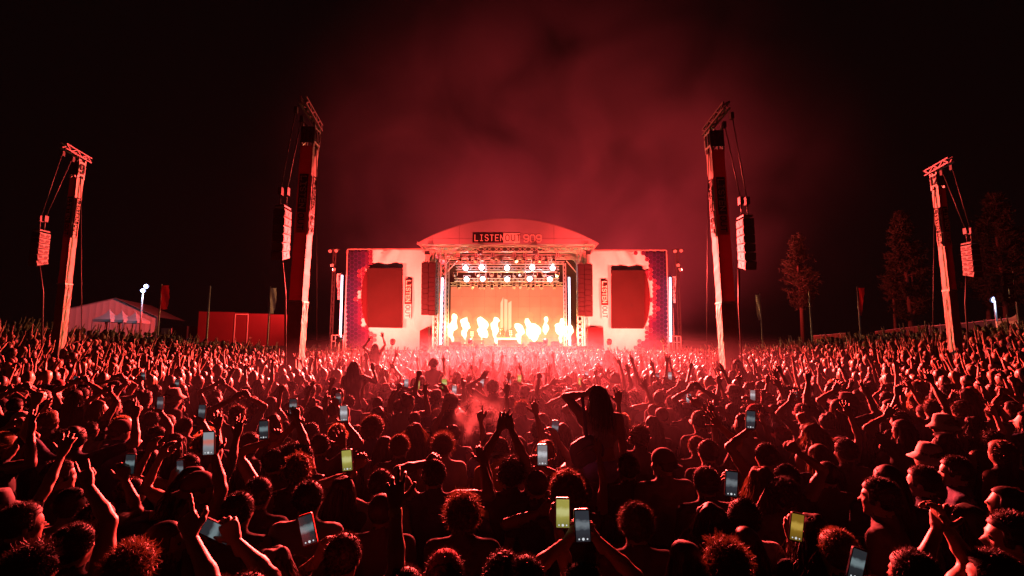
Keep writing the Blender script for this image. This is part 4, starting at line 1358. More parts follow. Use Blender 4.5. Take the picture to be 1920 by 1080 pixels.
def surface_nets(D, L, lo, h):
    S = D < 0
    nx, ny, nz = D.shape
    c = [S[i:nx - 1 + i, j:ny - 1 + j, k:nz - 1 + k] for i in (0, 1) for j in (0, 1) for k in (0, 1)]
    cnt = sum(q.astype(np.int8) for q in c)
    act = (cnt > 0) & (cnt < 8)
    idx = np.full(act.shape, -1, dtype=np.int64)
    I = np.argwhere(act)
    idx[act] = np.arange(len(I))
    acc = np.zeros((len(I), 3)); num = np.zeros(len(I))
    offs = [(i, j, k) for i in (0, 1) for j in (0, 1) for k in (0, 1)]
    vals = [D[I[:, 0] + o[0], I[:, 1] + o[1], I[:, 2] + o[2]] for o in offs]
    for a in range(8):
        for ax in range(3):
            if offs[a][ax] == 0:
                o2 = list(offs[a]); o2[ax] = 1
                b = offs.index(tuple(o2))
                va, vb = vals[a], vals[b]
                cr = (va < 0) != (vb < 0)
                t = np.where(cr, va / np.where(np.abs(va - vb) < 1e-9, 1e-9, va - vb), 0)
                p = np.tile(np.array(offs[a], float), (len(I), 1)); p[:, ax] = t
                acc[cr] += p[cr]; num[cr] += 1
    V = lo + h * (I + acc / np.maximum(num, 1)[:, None])
    Fs = []
    for ax in range(3):
        sa = [slice(None)] * 3; sb = [slice(None)] * 3
        sa[ax] = slice(0, -1); sb[ax] = slice(1, None)
        A, B_ = S[tuple(sa)], S[tuple(sb)]
        E = np.argwhere(A != B_)
        u, w = (ax + 1) % 3, (ax + 2) % 3
        ok = (E[:, u] > 0) & (E[:, w] > 0) & (E[:, u] < D.shape[u] - 1) & (E[:, w] < D.shape[w] - 1)
        E = E[ok]
        ins = A[tuple(E.T)]
        q = []
        for du, dw in ((-1, -1), (0, -1), (0, 0), (-1, 0)):
            e = E.copy(); e[:, u] += du; e[:, w] += dw
            q.append(idx[tuple(e.T)])
        q = np.stack(q, 1)
        q[~ins] = q[~ins][:, ::-1]
        Fs.append(q)
    F = np.concatenate(Fs)
    Lm = L[I[:, 0], I[:, 1], I[:, 2]]
    return V, F, Lm[F[:, 0]]


# flames use the same mesher
for e_, base_, H_, wm_, i_ in FIRE:
    rf = random.Random(40 + i_)
    f = SDF(); o3 = lambda t, dx=0.0, dy=0.0: nv(dx, dy, 0.25 + (H_ - 0.25) * t)
    f.cap(o3(0), o3(0.5, rf.uniform(-0.1, 0.1) * wm_), wm_ * 0.16, wm_ * 0.3, 0, 0.1)
    for k_ in range(7):
        t_ = 0.36 + 0.5 * k_ / 6
        r_ = wm_ * (0.42 + 0.30 * math.sin(math.pi * (k_ + 1) / 8)) * rf.uniform(0.8, 1.15)
        f.ell(o3(t_, rf.uniform(-0.38, 0.38) * wm_, rf.uniform(-0.3, 0.3) * wm_), nv(r_, r_, r_ * rf.uniform(1.0, 1.6)), 0, 0.12)
    pq = [rf.uniform(0, 6) for _ in range(6)]
    ns = lambda x, y, z: 0.075 * np.sin(6 * x + pq[0] + 2 * z) * np.sin(6 * y + pq[1]) + 0.07 * np.sin(5.5 * z + pq[2] + 3 * x) + 0.035 * np.sin(13 * z + pq[3]) * np.sin(12 * x + pq[4])
    Vf, Ff, _ = f.mesh(0.09, ns)
    fo_ = bpy.data.objects.new('fire', npmesh('fire', Vf, Ff, None, [M['flame']])); COL.objects.link(fo_); fo_.parent = e_
    g2 = SDF(); g2.ell(o3(0.55), nv(wm_ * 1.9, wm_ * 1.9, H_ * 0.55), 0, 0.1)  # wide halo put round the flame in place of bloom
    Vg, Fg, _ = g2.mesh(0.14, ns)
    go_ = bpy.data.objects.new('fire_glow', npmesh('fire_glow', Vg, Fg, None, [M['flameglow']])); COL.objects.link(go_); go_.parent = e_

# ---- skeleton of a person facing +y, 1.725 m tall before scaling
HEADC = nv(0, 0.015, 1.615)


def ik(S, T, l1, l2, hint):
    d = T - S; L = np.linalg.norm(d)
    L2 = min(max(L, abs(l1 - l2) + 0.02), (l1 + l2) * 0.995)
    u = d / (L + 1e-9); T = S + u * L2
    a = (l1 * l1 - l2 * l2 + L2 * L2) / (2 * L2)
    hgt = math.sqrt(max(l1 * l1 - a * a, 0))
    p = hint - u * float(hint @ u)
    return S + u * a + nrmz(p) * hgt, T


CURLS = {'open': (0.05, 0.08, 0.05, 0.1, 0.15), 'relax': (0.3, 0.3, 0.38, 0.45, 0.5), 'fist': (0.8, 0.95, 1, 1, 1), 'point': (0.5, 0.03, 0.95, 1, 1),
         'horns': (0.7, 0.03, 0.95, 0.95, 0.05), 'grip': (0.35, 0.42, 0.48, 0.52, 0.55), 'two': (0.7, 0.03, 0.05, 0.95, 1), 'claw': (0.15, 0.3, 0.22, 0.45, 0.55)}


def hand_sdf(sd, wrist, fdir, back, right, pose, s, m=0, fat=1.0):
    y = nrmz(fdir); z = nrmz(back - y * float(back @ y)); x = np.cross(y, z)
    t = -1.0 if right else 1.0
    W = lambda a, b, c: wrist + (x * a * t + y * b + z * c) * s       # a: toward the thumb
    cu = CURLS[pose]
    k = 0.006 * s
    sd.cap(wrist - y * 0.05 * s, W(0, 0.015, 0), 0.026 * s, 0.024 * s, m, 0.02)
    lat = (0.030, 0.010, -0.010, -0.029); fw = (0.088, 0.093, 0.088, 0.078)
    seg = ((0.042, 0.026, 0.02), (0.046, 0.029, 0.021), (0.042, 0.027, 0.02), (0.033, 0.02, 0.017))
    spread = 0.28 if pose in ('open', 'claw') else 0.08
    for i in range(4):
        kn = W(lat[i], fw[i], 0)
        sd.cap(W(lat[i] * 0.5, 0.018, 0), kn, 0.0155 * s * fat, 0.0115 * s * fat, m, 0.012 * s)
        sd.cap(W(lat[i] * 0.6, 0.03, -0.010), W(lat[i], fw[i] * 0.85, -0.008), 0.013 * s * fat, 0.011 * s * fat, m, 0.012 * s)
        ang = 0.0; p = kn
        sp = (lat[i] / 0.03) * spread
        for q, (ln, da) in enumerate(zip(seg[i], (1.35, 1.6, 1.0))):
            ang += da * cu[i + 1]
            d = y * math.cos(ang) - z * math.sin(ang) + x * t * sp * max(0, math.cos(ang))
            p2 = p + nrmz(d) * ln * s
            sd.cap(p, p2, (0.0098 - 0.0009 * q) * s * fat, (0.0091 - 0.0010 * q) * s * fat, m, k)
            p = p2
    p = W(0.020, 0.022, -0.006); c = cu[0]
    d = nrmz(x * t * (0.85 - 0.5 * c) + y * 0.62 - z * (0.15 + 0.45 * c))
    for q, ln in enumerate((0.046, 0.034, 0.027)):
        p2 = p + d * ln * s
        sd.cap(p, p2, (0.0145 - 0.002 * q) * s * fat, (0.012 - 0.0017 * q) * s * fat, m, k * 1.6)
        d = nrmz(d - x * t * 0.75 * c - z * 0.22 * c + y * 0.15)
        p = p2


def person_geo(h=1.72, arms=(None, None), build=1.0, head_rot=None, sit=False, detail=0, res=0.02, lean=0.05, sleeves=True, band=None, crop=False):
    """returns V, F, material index, head matrix.  arms: (wrist target local metres, hand pose, palm back direction, elbow hint) or None
    materials: 0 skin 1 shirt 2 trousers 3 shoes/dark 4 band"""
    s = h / 1.725
    g = lambda *a: nv(*a) * s
    sd = SDF()
    hv = []
    w = build
    top = 0 if crop else 1
    # torso
    off = g(0, 0, 0)
    hipz = 0.93
    pel = g(0, 0, hipz)
    chest = g(0, 0.0 + lean * 0.25, 1.27); neck = g(0, lean * 0.35 - 0.005, 1.46)
    waist = g(0, lean * 0.1, 1.07)
    sd.ell(pel, g(0.165 * w, 0.115 * w, 0.13), 2, 0.05 * s)
    sd.ell(waist, g(0.145 * w, 0.100 * w, 0.14), top, 0.06 * s)
    sd.ell(chest, g(0.165 * w, 0.115 * w, 0.17), 1, 0.06 * s)
    sh = []
    for sx in (-1, 1):
        S = g(sx * 0.178 * (0.5 + 0.5 * w), lean * 0.3, 1.415)
        sh.append(S)
        sd.cap(neck + g(sx * 0.02, 0, -0.01), S + g(-sx * 0.01, 0, 0.0), 0.058 * s, 0.058 * s * w, 0 if crop else 1, 0.05 * s)
        sd.ell(chest + g(sx * 0.09, -0.035, 0.06), g(0.075, 0.07, 0.1), 0 if crop else 1, 0.05 * s)      # shoulder blades
    # neck and head
    hc = HEADC * s + nv(0, lean * 0.4, 0)
    Rm = np.eye(3) if head_rot is None else np.array(Matrix.Rotation(head_rot[0], 3, 'Z') @ Matrix.Rotation(head_rot[1], 3, 'X'))
    H = lambda a, b, c: hc + Rm @ (nv(a, b, c) * s)
    nb = neck + g(0, -0.005, 0.03)
    sd.cap(neck + g(0, -0.005, -0.03), nb, 0.064 * s, 0.061 * s, 0 if crop else 1, 0.03 * s)
    sd.cap(nb, H(0, -0.012, -0.05), 0.058 * s, 0.055 * s, 0, 0.02 * s)
    sd.ell(H(0, -0.010, 0.022), g(0.076, 0.094, 0.090), 0, 0.02 * s, Rm)
    sd.ell(H(0, 0.022, -0.045), g(0.058, 0.068, 0.068), 0, 0.035 * s, Rm)
    if detail:
        sd.cap(H(0, 0.082, 0.005), H(0, 0.107, -0.032), 0.010 * s, 0.014 * s, 0, 0.012 * s)       # nose
        sd.ell(H(0, 0.078, 0.022), g(0.050, 0.014, 0.010), 0, 0.015 * s, Rm)                      # brow
        sd.ell(H(0, 0.074, -0.066), g(0.024, 0.016, 0.0075), 0, 0.008 * s, Rm)                    # lips
        sd.ell(H(0, 0.070, -0.098), g(0.026, 0.020, 0.018), 0, 0.02 * s, Rm)                      # chin
        for sx in (-1, 1):
            sd.ell(H(sx * 0.079, -0.010, -0.012), g(0.011, 0.021, 0.031), 0, 0.008 * s, Rm)       # ears
            sd.ell(H(sx * 0.045, 0.060, -0.025), g(0.022, 0.022, 0.018), 0, 0.02 * s, Rm)         # cheekbones
    else:
        sd.cap(H(0, 0.085, 0.005), H(0, 0.105, -0.03), 0.012 * s, 0.014 * s, 0, 0.015 * s)
        for sx in (-1, 1):
            sd.ell(H(sx * 0.078, -0.010, -0.012), g(0.013, 0.021, 0.031), 0, 0.01 * s, Rm)
    # legs
    for sx in (-1, 1):
        hip = g(sx * 0.088, 0, hipz - 0.02)
        if sit:
            knee = hip + g(sx * 0.05, 0.40, 0.02); ank = knee + g(0, 0.02, -0.40)
        else:
            knee = g(sx * 0.10, 0.03, 0.49); ank = g(sx * 0.11, -0.01, 0.09)
        sd.cap(hip, knee, 0.088 * s * w, 0.057 * s, 2, 0.04 * s)
        sd.cap(knee, ank, 0.056 * s, 0.038 * s, 2, 0.03 * s)
        if not sit:
            sd.cap(ank + g(0, -0.03, -0.045), ank + g(0, 0.15, -0.055), 0.042 * s, 0.034 * s, 3, 0.02 * s)
        else:
            sd.cap(ank, ank + g(0, 0.13, -0.05), 0.04 * s, 0.034 * s, 3, 0.02 * s)
    # arms
    for a, sx in zip(arms, (-1, 1)):
        S = sh[0 if sx < 0 else 1]
        if a is None:
            T = S + g(sx * 0.07, 0.10, -0.52); pose, back, hint = 'relax', nv(sx, 0.2, 0), nv(sx * 0.5, -1, 0)
        else:
            T, pose, back, hint = a
            T = np.asarray(T, float)
            up = nrmz(T - S)
            S = S + nv(sx * 0.0, 0, 0.055 * s * max(0.0, up[2]))
        E, Wr = ik(S, T, 0.285 * s, 0.255 * s, np.asarray(hint, float))
        ml = 1 if sleeves else 0
        sd.cap(S, S + (E - S) * 0.55, 0.056 * s * w, 0.049 * s * w, ml, 0.04 * s)
        sd.cap(S + (E - S) * 0.5, E, 0.043 * s, 0.037 * s, 0, 0.02 * s)
        sd.cap(E, E + (Wr - E) * 0.35, 0.037 * s, 0.038 * s, 0, 0.02 * s)
        sd.cap(E + (Wr - E) * 0.35, Wr, 0.038 * s, 0.025 * s, 0, 0.02 * s)
        if band is not None and band == sx:
            q = E + (Wr - E) * 0.88
            sd.cap(q, q + nrmz(Wr - E) * 0.018, 0.032 * s, 0.032 * s, 4, 0.002)
        fd = nrmz(Wr - E)
        if a is not None:
            if pose in ('grip',):
                fd = nrmz(fd + nv(0, 0.1, 0.5))
            elif fd[2] > 0:
                fd = nrmz(fd + nv(0, 0.05, 0.35))
        hv.append((Wr, fd, np.asarray(back, float), sx > 0, pose, E))
    V, F, mi = sd.mesh(res)
    Vs, Fs, Ms = [V], [F], [mi]
    n = len(V)
    for (Wr, fd, back, right, pose, E), a in zip(hv, arms):
        h2 = SDF()
        fine = detail and a is not None
        hand_sdf(h2, Wr, fd, back, right, pose, s, 0, 1.0 if fine else 1.15)
        v, f, m_ = h2.mesh(0.0052 if fine else (0.011 if a is not None else 0.014))
        Vs.append(v); Fs.append(f + n); Ms.append(m_); n += len(v)
    Hm = Matrix([list(Rm[i] * s) + [hc[i]] for i in range(3)] + [[0, 0, 0, 1]])
    return np.concatenate(Vs), np.concatenate(Fs), np.concatenate(Ms), Hm


# ---- hair, built round a head at the origin
def strands(roots, dirs, length, width, curl, seg, rg, droop=0.0):
    n = len(roots)
    V = np.zeros((n, seg + 1, 2, 3)); p = roots.copy(); d = dirs / (np.linalg.norm(dirs, axis=1, keepdims=True) + 1e-9)
    sd = np.cross(d, rg.normal(size=(n, 3))); sd /= np.linalg.norm(sd, axis=1, keepdims=True) + 1e-9
    ph = rg.uniform(0, 6.28, n)
    for k in range(seg + 1):
        wd = (width * (1 - 0.75 * k / seg))[:, None] * 0.5
        V[:, k, 0] = p - sd * wd; V[:, k, 1] = p + sd * wd
        d = d + curl * rg.normal(size=(n, 3)) + np.array([0, 0, -droop])
        d /= np.linalg.norm(d, axis=1, keepdims=True) + 1e-9
        p = p + d * (length / seg)[:, None]
    base = (np.arange(n) * (seg + 1) * 2)[:, None]
    F = []
    for k in range(seg):
        F.append(np.concatenate([base + 2 * k, base + 2 * k + 1, base + 2 * k + 3, base + 2 * k + 2], 1))
    return V.reshape(-1, 3), np.concatenate(F)


def scalp(n, rg, back=0.0):
    """roots on the skull: above the hairline, all round behind the face"""
    out = []
    while len(out) < n:
        v = rg.normal(size=3); v /= np.linalg.norm(v)
        if v[1] > 0.42 and v[2] < 0.40 + 0.35 * (v[1] - 0.15):
            continue
        if v[2] < -0.62 - back or (abs(v[0]) > 0.6 and v[2] < -0.25 and v[1] > -0.2):
            continue
        out.append(v)
    return np.array(out)


def hair_geo(kind, seed, fine=True):
    rg = np.random.default_rng(seed)
    sd = SDF()
    C = nv(0, -0.012, 0.026)
    parts = []
    nscale = 1.0 if fine else 0.30
    ws = 1.0 if fine else 1.9
    ph = rg.uniform(0, 6.28, 4)
    R0 = {'short': 0.011, 'buzz': 0.007, 'wavy': 0.015, 'curly': 0.018, 'afro': 0.042, 'long': 0.013, 'longwavy': 0.018, 'bun': 0.011, 'ponytail': 0.011}[kind]
    rx = nv(0.078, 0.096, 0.092) + R0
    sd.ell(C, rx, 0, 0.01)
    lon = kind in ('long', 'longwavy', 'ponytail')
    if kind in ('long', 'longwavy'):
        sd.ell(C + nv(0, -0.045, -0.09), nv(0.080, 0.055, 0.11), 0, 0.03)
        sd.cap(C + nv(0, -0.06, -0.12), C + nv(0.0, -0.085, -0.34), 0.06, 0.032, 0, 0.03)
        for sx in (-1, 1):
            sd.cap(C + nv(sx * 0.065, -0.03, -0.05), C + nv(sx * 0.07, -0.06, -0.27), 0.034, 0.022, 0, 0.03)
    if kind == 'bun':
        sd.ell(C + nv(0, -0.06, 0.095), nv(0.042, 0.042, 0.036), 0, 0.012)
    if kind == 'ponytail':
        sd.ell(C + nv(0, -0.105, 0.03), nv(0.03, 0.03, 0.03), 0, 0.02)
        sd.cap(C + nv(0, -0.12, 0.02), C + nv(0.01, -0.12, -0.2), 0.03, 0.014, 0, 0.02)
    amp = {'short': 0.002, 'buzz': 0.001, 'wavy': 0.009, 'curly': 0.011, 'afro': 0.014, 'long': 0.005, 'longwavy': 0.010, 'bun': 0.003, 'ponytail': 0.003}[kind]
    fr = {'curly': 95, 'afro': 80, 'wavy': 60}.get(kind, 45)
    noise = lambda x, y, z: amp * np.sin(fr * x + ph[0]) * np.sin(fr * y + ph[1]) * np.sin(fr * z * (0.35 if lon else 1) + ph[2]) * 1.4
    # face opening: keep what lies above / behind a slanted plane
    hl = 0.045 if kind not in ('curly', 'afro', 'wavy') else 0.06
    def cut(x, y, z):
        front = np.minimum(y - 0.042, 0.052 - (z - 0.0) + 0.35 * (y - 0.05))     # inside the face wedge when both positive
        low = -(z + 0.085) if not lon else np.full_like(z, -1.0)
        low = np.where(y > -0.02, np.maximum(low, -(z + 0.035)), low) if not lon else low
        return np.maximum(front, low)
    V, F, _ = sd.mesh(0.009 if fine else 0.0125, noise, cut)
    parts.append((V, F))
    sc = scalp(int({'short': 1500, 'buzz': 900, 'wavy': 1700, 'curly': 4200, 'afro': 5200, 'long': 900, 'longwavy': 1300, 'bun': 900, 'ponytail': 900}[kind] * nscale), rg)
    roots = C + sc * rx * 0.97
    n = len(roots)
    if kind in ('short', 'buzz'):
        L = rg.uniform(0.010, 0.026, n) * (0.45 if kind == 'buzz' else 1.0); d = sc + nv(0.15, -0.5, -0.25) + rg.normal(size=(n, 3)) * 0.3
        parts.append(strands(roots, d, L, np.full(n, 0.0042 * ws), 0.25, 2, rg))
    elif kind in ('wavy',):
        L = rg.uniform(0.03, 0.07, n); d = sc + nv(0, -0.4, -0.45) + rg.normal(size=(n, 3)) * 0.45
        parts.append(strands(roots, d, L, np.full(n, 0.005 * ws), 0.5, 4, rg))
    elif kind in ('curly', 'afro'):
        L = rg.uniform(0.014, 0.042, n) * (1.25 if kind == 'afro' else 1); d = sc * 0.6 + rg.normal(size=(n, 3)) * 0.75
        parts.append(strands(roots, d, L, np.full(n, 0.0032 * ws), 1.0, 4, rg))
    elif lon:
        if kind == 'ponytail':
            L = rg.uniform(0.02, 0.05, n); d = sc * 0.2 + nv(0, -1, -0.1) + rg.normal(size=(n, 3)) * 0.15
            parts.append(strands(roots, d, L, np.full(n, 0.005 * ws), 0.1, 2, rg))
        else:
            L = rg.uniform(0.16, 0.36, n) + 0.08 * np.maximum(sc[:, 2], 0)
            d = sc * nv(0.25, 0.3, 0.1) + nv(0, -0.3, -0.75) + rg.normal(size=(n, 3)) * 0.08
            parts.append(strands(roots, d, L, np.full(n, 0.008 * ws), 0.10 if kind == 'long' else 0.3, 6, rg, 0.42))
    else:
        L = rg.uniform(0.01, 0.025, n); d = sc * 0.3 + nv(0, -0.3, 0.8) + rg.normal(size=(n, 3)) * 0.2
        parts.append(strands(roots, d, L, np.full(n, 0.004 * ws), 0.2, 2, rg))
    Vs, Fs, b = [], [], 0
    for v, f in parts:
        Vs.append(v); Fs.append(f + b); b += len(v)
    return np.concatenate(Vs), np.concatenate(Fs)


def cap_geo(backwards=False, beanie=False):
    sd = SDF(); C = nv(0, -0.008, 0.034)
    sd.ell(C, nv(0.088, 0.106, 0.098), 0, 0.01)
    cut = lambda x, y, z: -(z - 0.018 + 0.12 * y)
    V, F, _ = sd.mesh(0.009, None, cut)
    # visor: thin curved plate
    sy = -1 if backwards else 1
    vv, ff = [], []
    n, k = 12, 4
    for lay in (0, 1):
        for i in range(n + 1):
            a = -1.15 + 2.3 * i / n
            for j in range(k + 1):
                t = j / k
                rx = 0.084 + 0.004 * t; ry = 0.098 + 0.066 * t * math.cos(a * 0.75)
                vv.append((rx * math.sin(a), sy * ry * math.cos(a) - 0.008, 0.034 - 0.012 * t - 0.05 * (math.sin(a) ** 2) * t - 0.004 * lay - (0.012 if backwards else 0)))
    for lay in (0, 1):
        o = lay * (n + 1) * (k + 1)
        for i in range(n):
            for j in range(k):
                ff.append((o + i * (k + 1) + j, o + (i + 1) * (k + 1) + j, o + (i + 1) * (k + 1) + j + 1, o + i * (k + 1) + j + 1))
    if beanie:
        return V, F
    return np.concatenate([V, np.array(vv)]), np.concatenate([F, np.array(ff) + len(V)])


def bucket_geo():
    V, F = [], []
    prof = [(0.0, 0.142), (0.045, 0.140), (0.074, 0.128), (0.088, 0.075), (0.095, 0.035), (0.128, 0.004), (0.150, -0.012), (0.149, -0.016), (0.126, 0.0), (0.092, 0.030)]
    n = 20
    for r, z in prof:
        for k in range(n):
            a = 2 * math.pi * k / n
            V.append((r * math.cos(a) * 0.95, -0.008 + r * math.sin(a) * 1.08, z + 0.006 * math.sin(3 * a) * (r > 0.1)))
    for i in range(len(prof) - 1):
        for k in range(n):
            F.append((i * n + k, (i + 1) * n + k, (i + 1) * n + (k + 1) % n, i * n + (k + 1) % n))
    return np.array(V), np.array(F)


HAIRCACHE = {}


def hair_mesh(kind, var, fine, matl):
    key = (kind, var, fine, matl.name)
    if key not in HAIRCACHE:
        V, F = hair_geo(kind, 100 + var * 7 + len(kind), fine)
        HAIRCACHE[key] = npmesh('hair', V, F, None, [matl])
    return HAIRCACHE[key]


CAPM = {}


def cap_mesh(bk, matl, beanie=False):
    key = (bk, matl.name, beanie)
    if key not in CAPM:
        V, F = cap_geo(bk, beanie)
        CAPM[key] = npmesh('cap', V, F, None, [matl])
    return CAPM[key]


def bucket_mesh(matl):
    if ('bucket', matl.name) not in CAPM:
        V, F = bucket_geo()
        CAPM[('bucket', matl.name)] = npmesh('bucket_hat', V, F, None, [matl])
    return CAPM[('bucket', matl.name)]


def child(me, name, parent, mtx):
    o = bpy.data.objects.new(name, me); COL.objects.link(o)
    o.parent = parent; o.matrix_local = mtx
    return o


# ---- phones
def phone_geo():
    def rbox(w, h, d, r, y0):
        pts = []
        for cx, cz, a0 in ((w / 2 - r, h / 2 - r, 0), (-w / 2 + r, h / 2 - r, 90), (-w / 2 + r, -h / 2 + r, 180), (w / 2 - r, -h / 2 + r, 270)):
            for q in range(4):
                a = R(a0 + q * 30)
                pts.append((cx + r * math.cos(a), cz + r * math.sin(a)))
        return pts
    return rbox


_rb = phone_geo()
PH_W, PH_H = 0.078, 0.158


def phone_case_mesh(matl):
    pts = _rb(PH_W, PH_H, 0.01, 0.012, 0)
    n = len(pts)
    me = bpy.data.meshes.new('case')
    V = [(x, -0.005, z) for x, z in pts] + [(x, 0.005, z) for x, z in pts]
    ins = [(x * 0.92, -0.006, z * 0.955) for x, z in pts]
    V += ins
    F = [tuple(range(n, 2 * n))[::-1]]
    F += [(k, (k + 1) % n, n + (k + 1) % n, n + k) for k in range(n)]
    F += [(2 * n + k, 2 * n + (k + 1) % n, (k + 1) % n, k) for k in range(n)]
    F += [tuple(range(2 * n, 3 * n))]
    me.from_pydata(V, [], F); me.materials.append(matl)
    return me


def screen_mat(name, c0, c1, strength, bands):
    """a filmed picture: dark top, bright stage band across the middle, dim crowd below"""
    m = bpy.data.materials.new(name); m.use_nodes = True
    nt = m.node_tree; b = nt.nodes['Principled BSDF']
    b.inputs['Base Color'].default_value = (0.01, 0.01, 0.012, 1); b.inputs['Roughness'].default_value = 0.15
    tc = nt.nodes.new('ShaderNodeTexCoord')
    sp = nt.nodes.new('ShaderNodeSeparateXYZ'); nt.links.new(tc.outputs['Generated'], sp.inputs[0])
    nz = nt.nodes.new('ShaderNodeTexNoise'); nz.inputs['Scale'].default_value = 3.0; nz.inputs['Detail'].default_value = 2
    mp = nt.nodes.new('ShaderNodeMapping'); mp.inputs['Scale'].default_value = (0.6, 1, bands)
    nt.links.new(tc.outputs['Generated'], mp.inputs[0]); nt.links.new(mp.outputs[0], nz.inputs['Vector'])
    ad = nt.nodes.new('ShaderNodeMath'); ad.operation = 'MULTIPLY_ADD'; ad.inputs[1].default_value = 0.22; ad.inputs[2].default_value = -0.11
    nt.links.new(nz.outputs['Fac'], ad.inputs[0])
    a2 = nt.nodes.new('ShaderNodeMath'); nt.links.new(ad.outputs[0], a2.inputs[0]); nt.links.new(sp.outputs['Z'], a2.inputs[1])
    cr = nt.nodes.new('ShaderNodeValToRGB')
    e = cr.color_ramp.elements
    e[0].position = 0.08; e[0].color = (*[q * 0.6 for q in c0], 1)
    e[1].position = 0.95; e[1].color = (*c0, 1)
    for p_, c_ in ((0.36, c0), (0.50, c1), (0.62, c1), (0.72, c0)):
        q = e.new(p_); q.color = (*c_, 1)
    nt.links.new(a2.outputs[0], cr.inputs[0])
    nt.links.new(cr.outputs[0], b.inputs['Emission Color'])
    b.inputs['Emission Strength'].default_value = strength
    return m


SCR = {
    'white': screen_mat('phone_screen_white', (0.30, 0.32, 0.34), (0.75, 0.80, 0.86), 0.6, 3),
    'grey': screen_mat('phone_screen_grey', (0.05, 0.07, 0.09), (0.32, 0.38, 0.42), 0.42, 3),
    'yellow': screen_mat('phone_screen_yellow', (0.52, 0.48, 0.10), (0.80, 0.78, 0.30), 0.62, 2),
    'gold': screen_mat('phone_screen_gold', (0.35, 0.20, 0.02), (0.75, 0.48, 0.08), 0.6, 2),
    'teal': screen_mat('phone_screen_teal', (0.03, 0.05, 0.06), (0.30, 0.42, 0.45), 0.45, 1.5),
    'red': screen_mat('phone_screen_striped', (0.40, 0.42, 0.46), (0.85, 0.25, 0.20), 0.6, 5),
}
M['case'] = mat('phone_case_black', (0.02, 0.02, 0.022), 0.35, 0.1, 10, spec=0.5)
M['caseorange'] = mat('phone_case_red_rubber', (0.75, 0.13, 0.08), 0.5, 0.1, 10)
M['icon'] = emis('phone_button_white', (0.8, 0.85, 0.9), 0.8)
CASES = {k: phone_case_mesh(M[k]) for k in ('case', 'caseorange')}
SCRM = {}
for _k, _m in SCR.items():
    mb = MB(); mb.quad((-0.034, -0.0066, -0.070), (0.034, -0.0066, -0.070), (0.034, -0.0066, 0.070), (-0.034, -0.0066, 0.070))
    mb.quad((-0.034, -0.0061, 0.070), (0.034, -0.0061, 0.070), (0.034, -0.0061, -0.070), (-0.034, -0.0061, -0.070))
    me = bpy.data.meshes.new('screen'); me.from_pydata(mb.v, [], mb.f); me.materials.append(_m); SCRM[_k] = me
mb = MB(); mb.disc((0, -0.0075, -0.058), (0, -1, 0), 0.0065, 10); mb.disc((-0.02, -0.0075, -0.058), (0, -1, 0), 0.004, 8); mb.disc((0.02, -0.0075, -0.058), (0, -1, 0), 0.004, 8)
ICON = bpy.data.meshes.new('buttons'); ICON.from_pydata(mb.v, [], mb.f); ICON.materials.append(M['icon'])


def phone(c, roll, yaw, scr, desc, case='case', pitch=0.0, group='phones held up by the crowd', big=True):
    e = tag(empty('smartphone', c), desc, 'phone', group)
    e.rotation_euler = (pitch, roll, yaw)
    for me, nm in ((CASES[case], 'case'), (SCRM[scr], 'screen')) + (((ICON, 'button'),) if big else ()):
        o = bpy.data.objects.new(nm, me); COL.objects.link(o); o.parent = e
    return e


# ---- placing people
PEOPLE = []           # (x, y, radius)


def foot(px, py, h, frac=0.94):
    """ground point of a person whose head centre shows at this pixel"""
    lo = None
    Y = 1.6
    prev = None
    while Y < 44:
        p = at(px, py, Y)
        f = p.z - (ground(p.x, p.y) + h * frac)
        if prev is not None and prev[1] > 0 >= f:
            t = prev[1] / (prev[1] - f)
            Y = prev[0] + (Y - prev[0]) * t
            p = at(px, py, Y)
            return p.x, p.y
        prev = (Y, f); Y *= 1.02
    p = at(px, py, 10)
    return p.x, p.y


def face_yaw(x, y, extra=0.0):
    return -math.atan2(0 - x, 45 - y) + extra


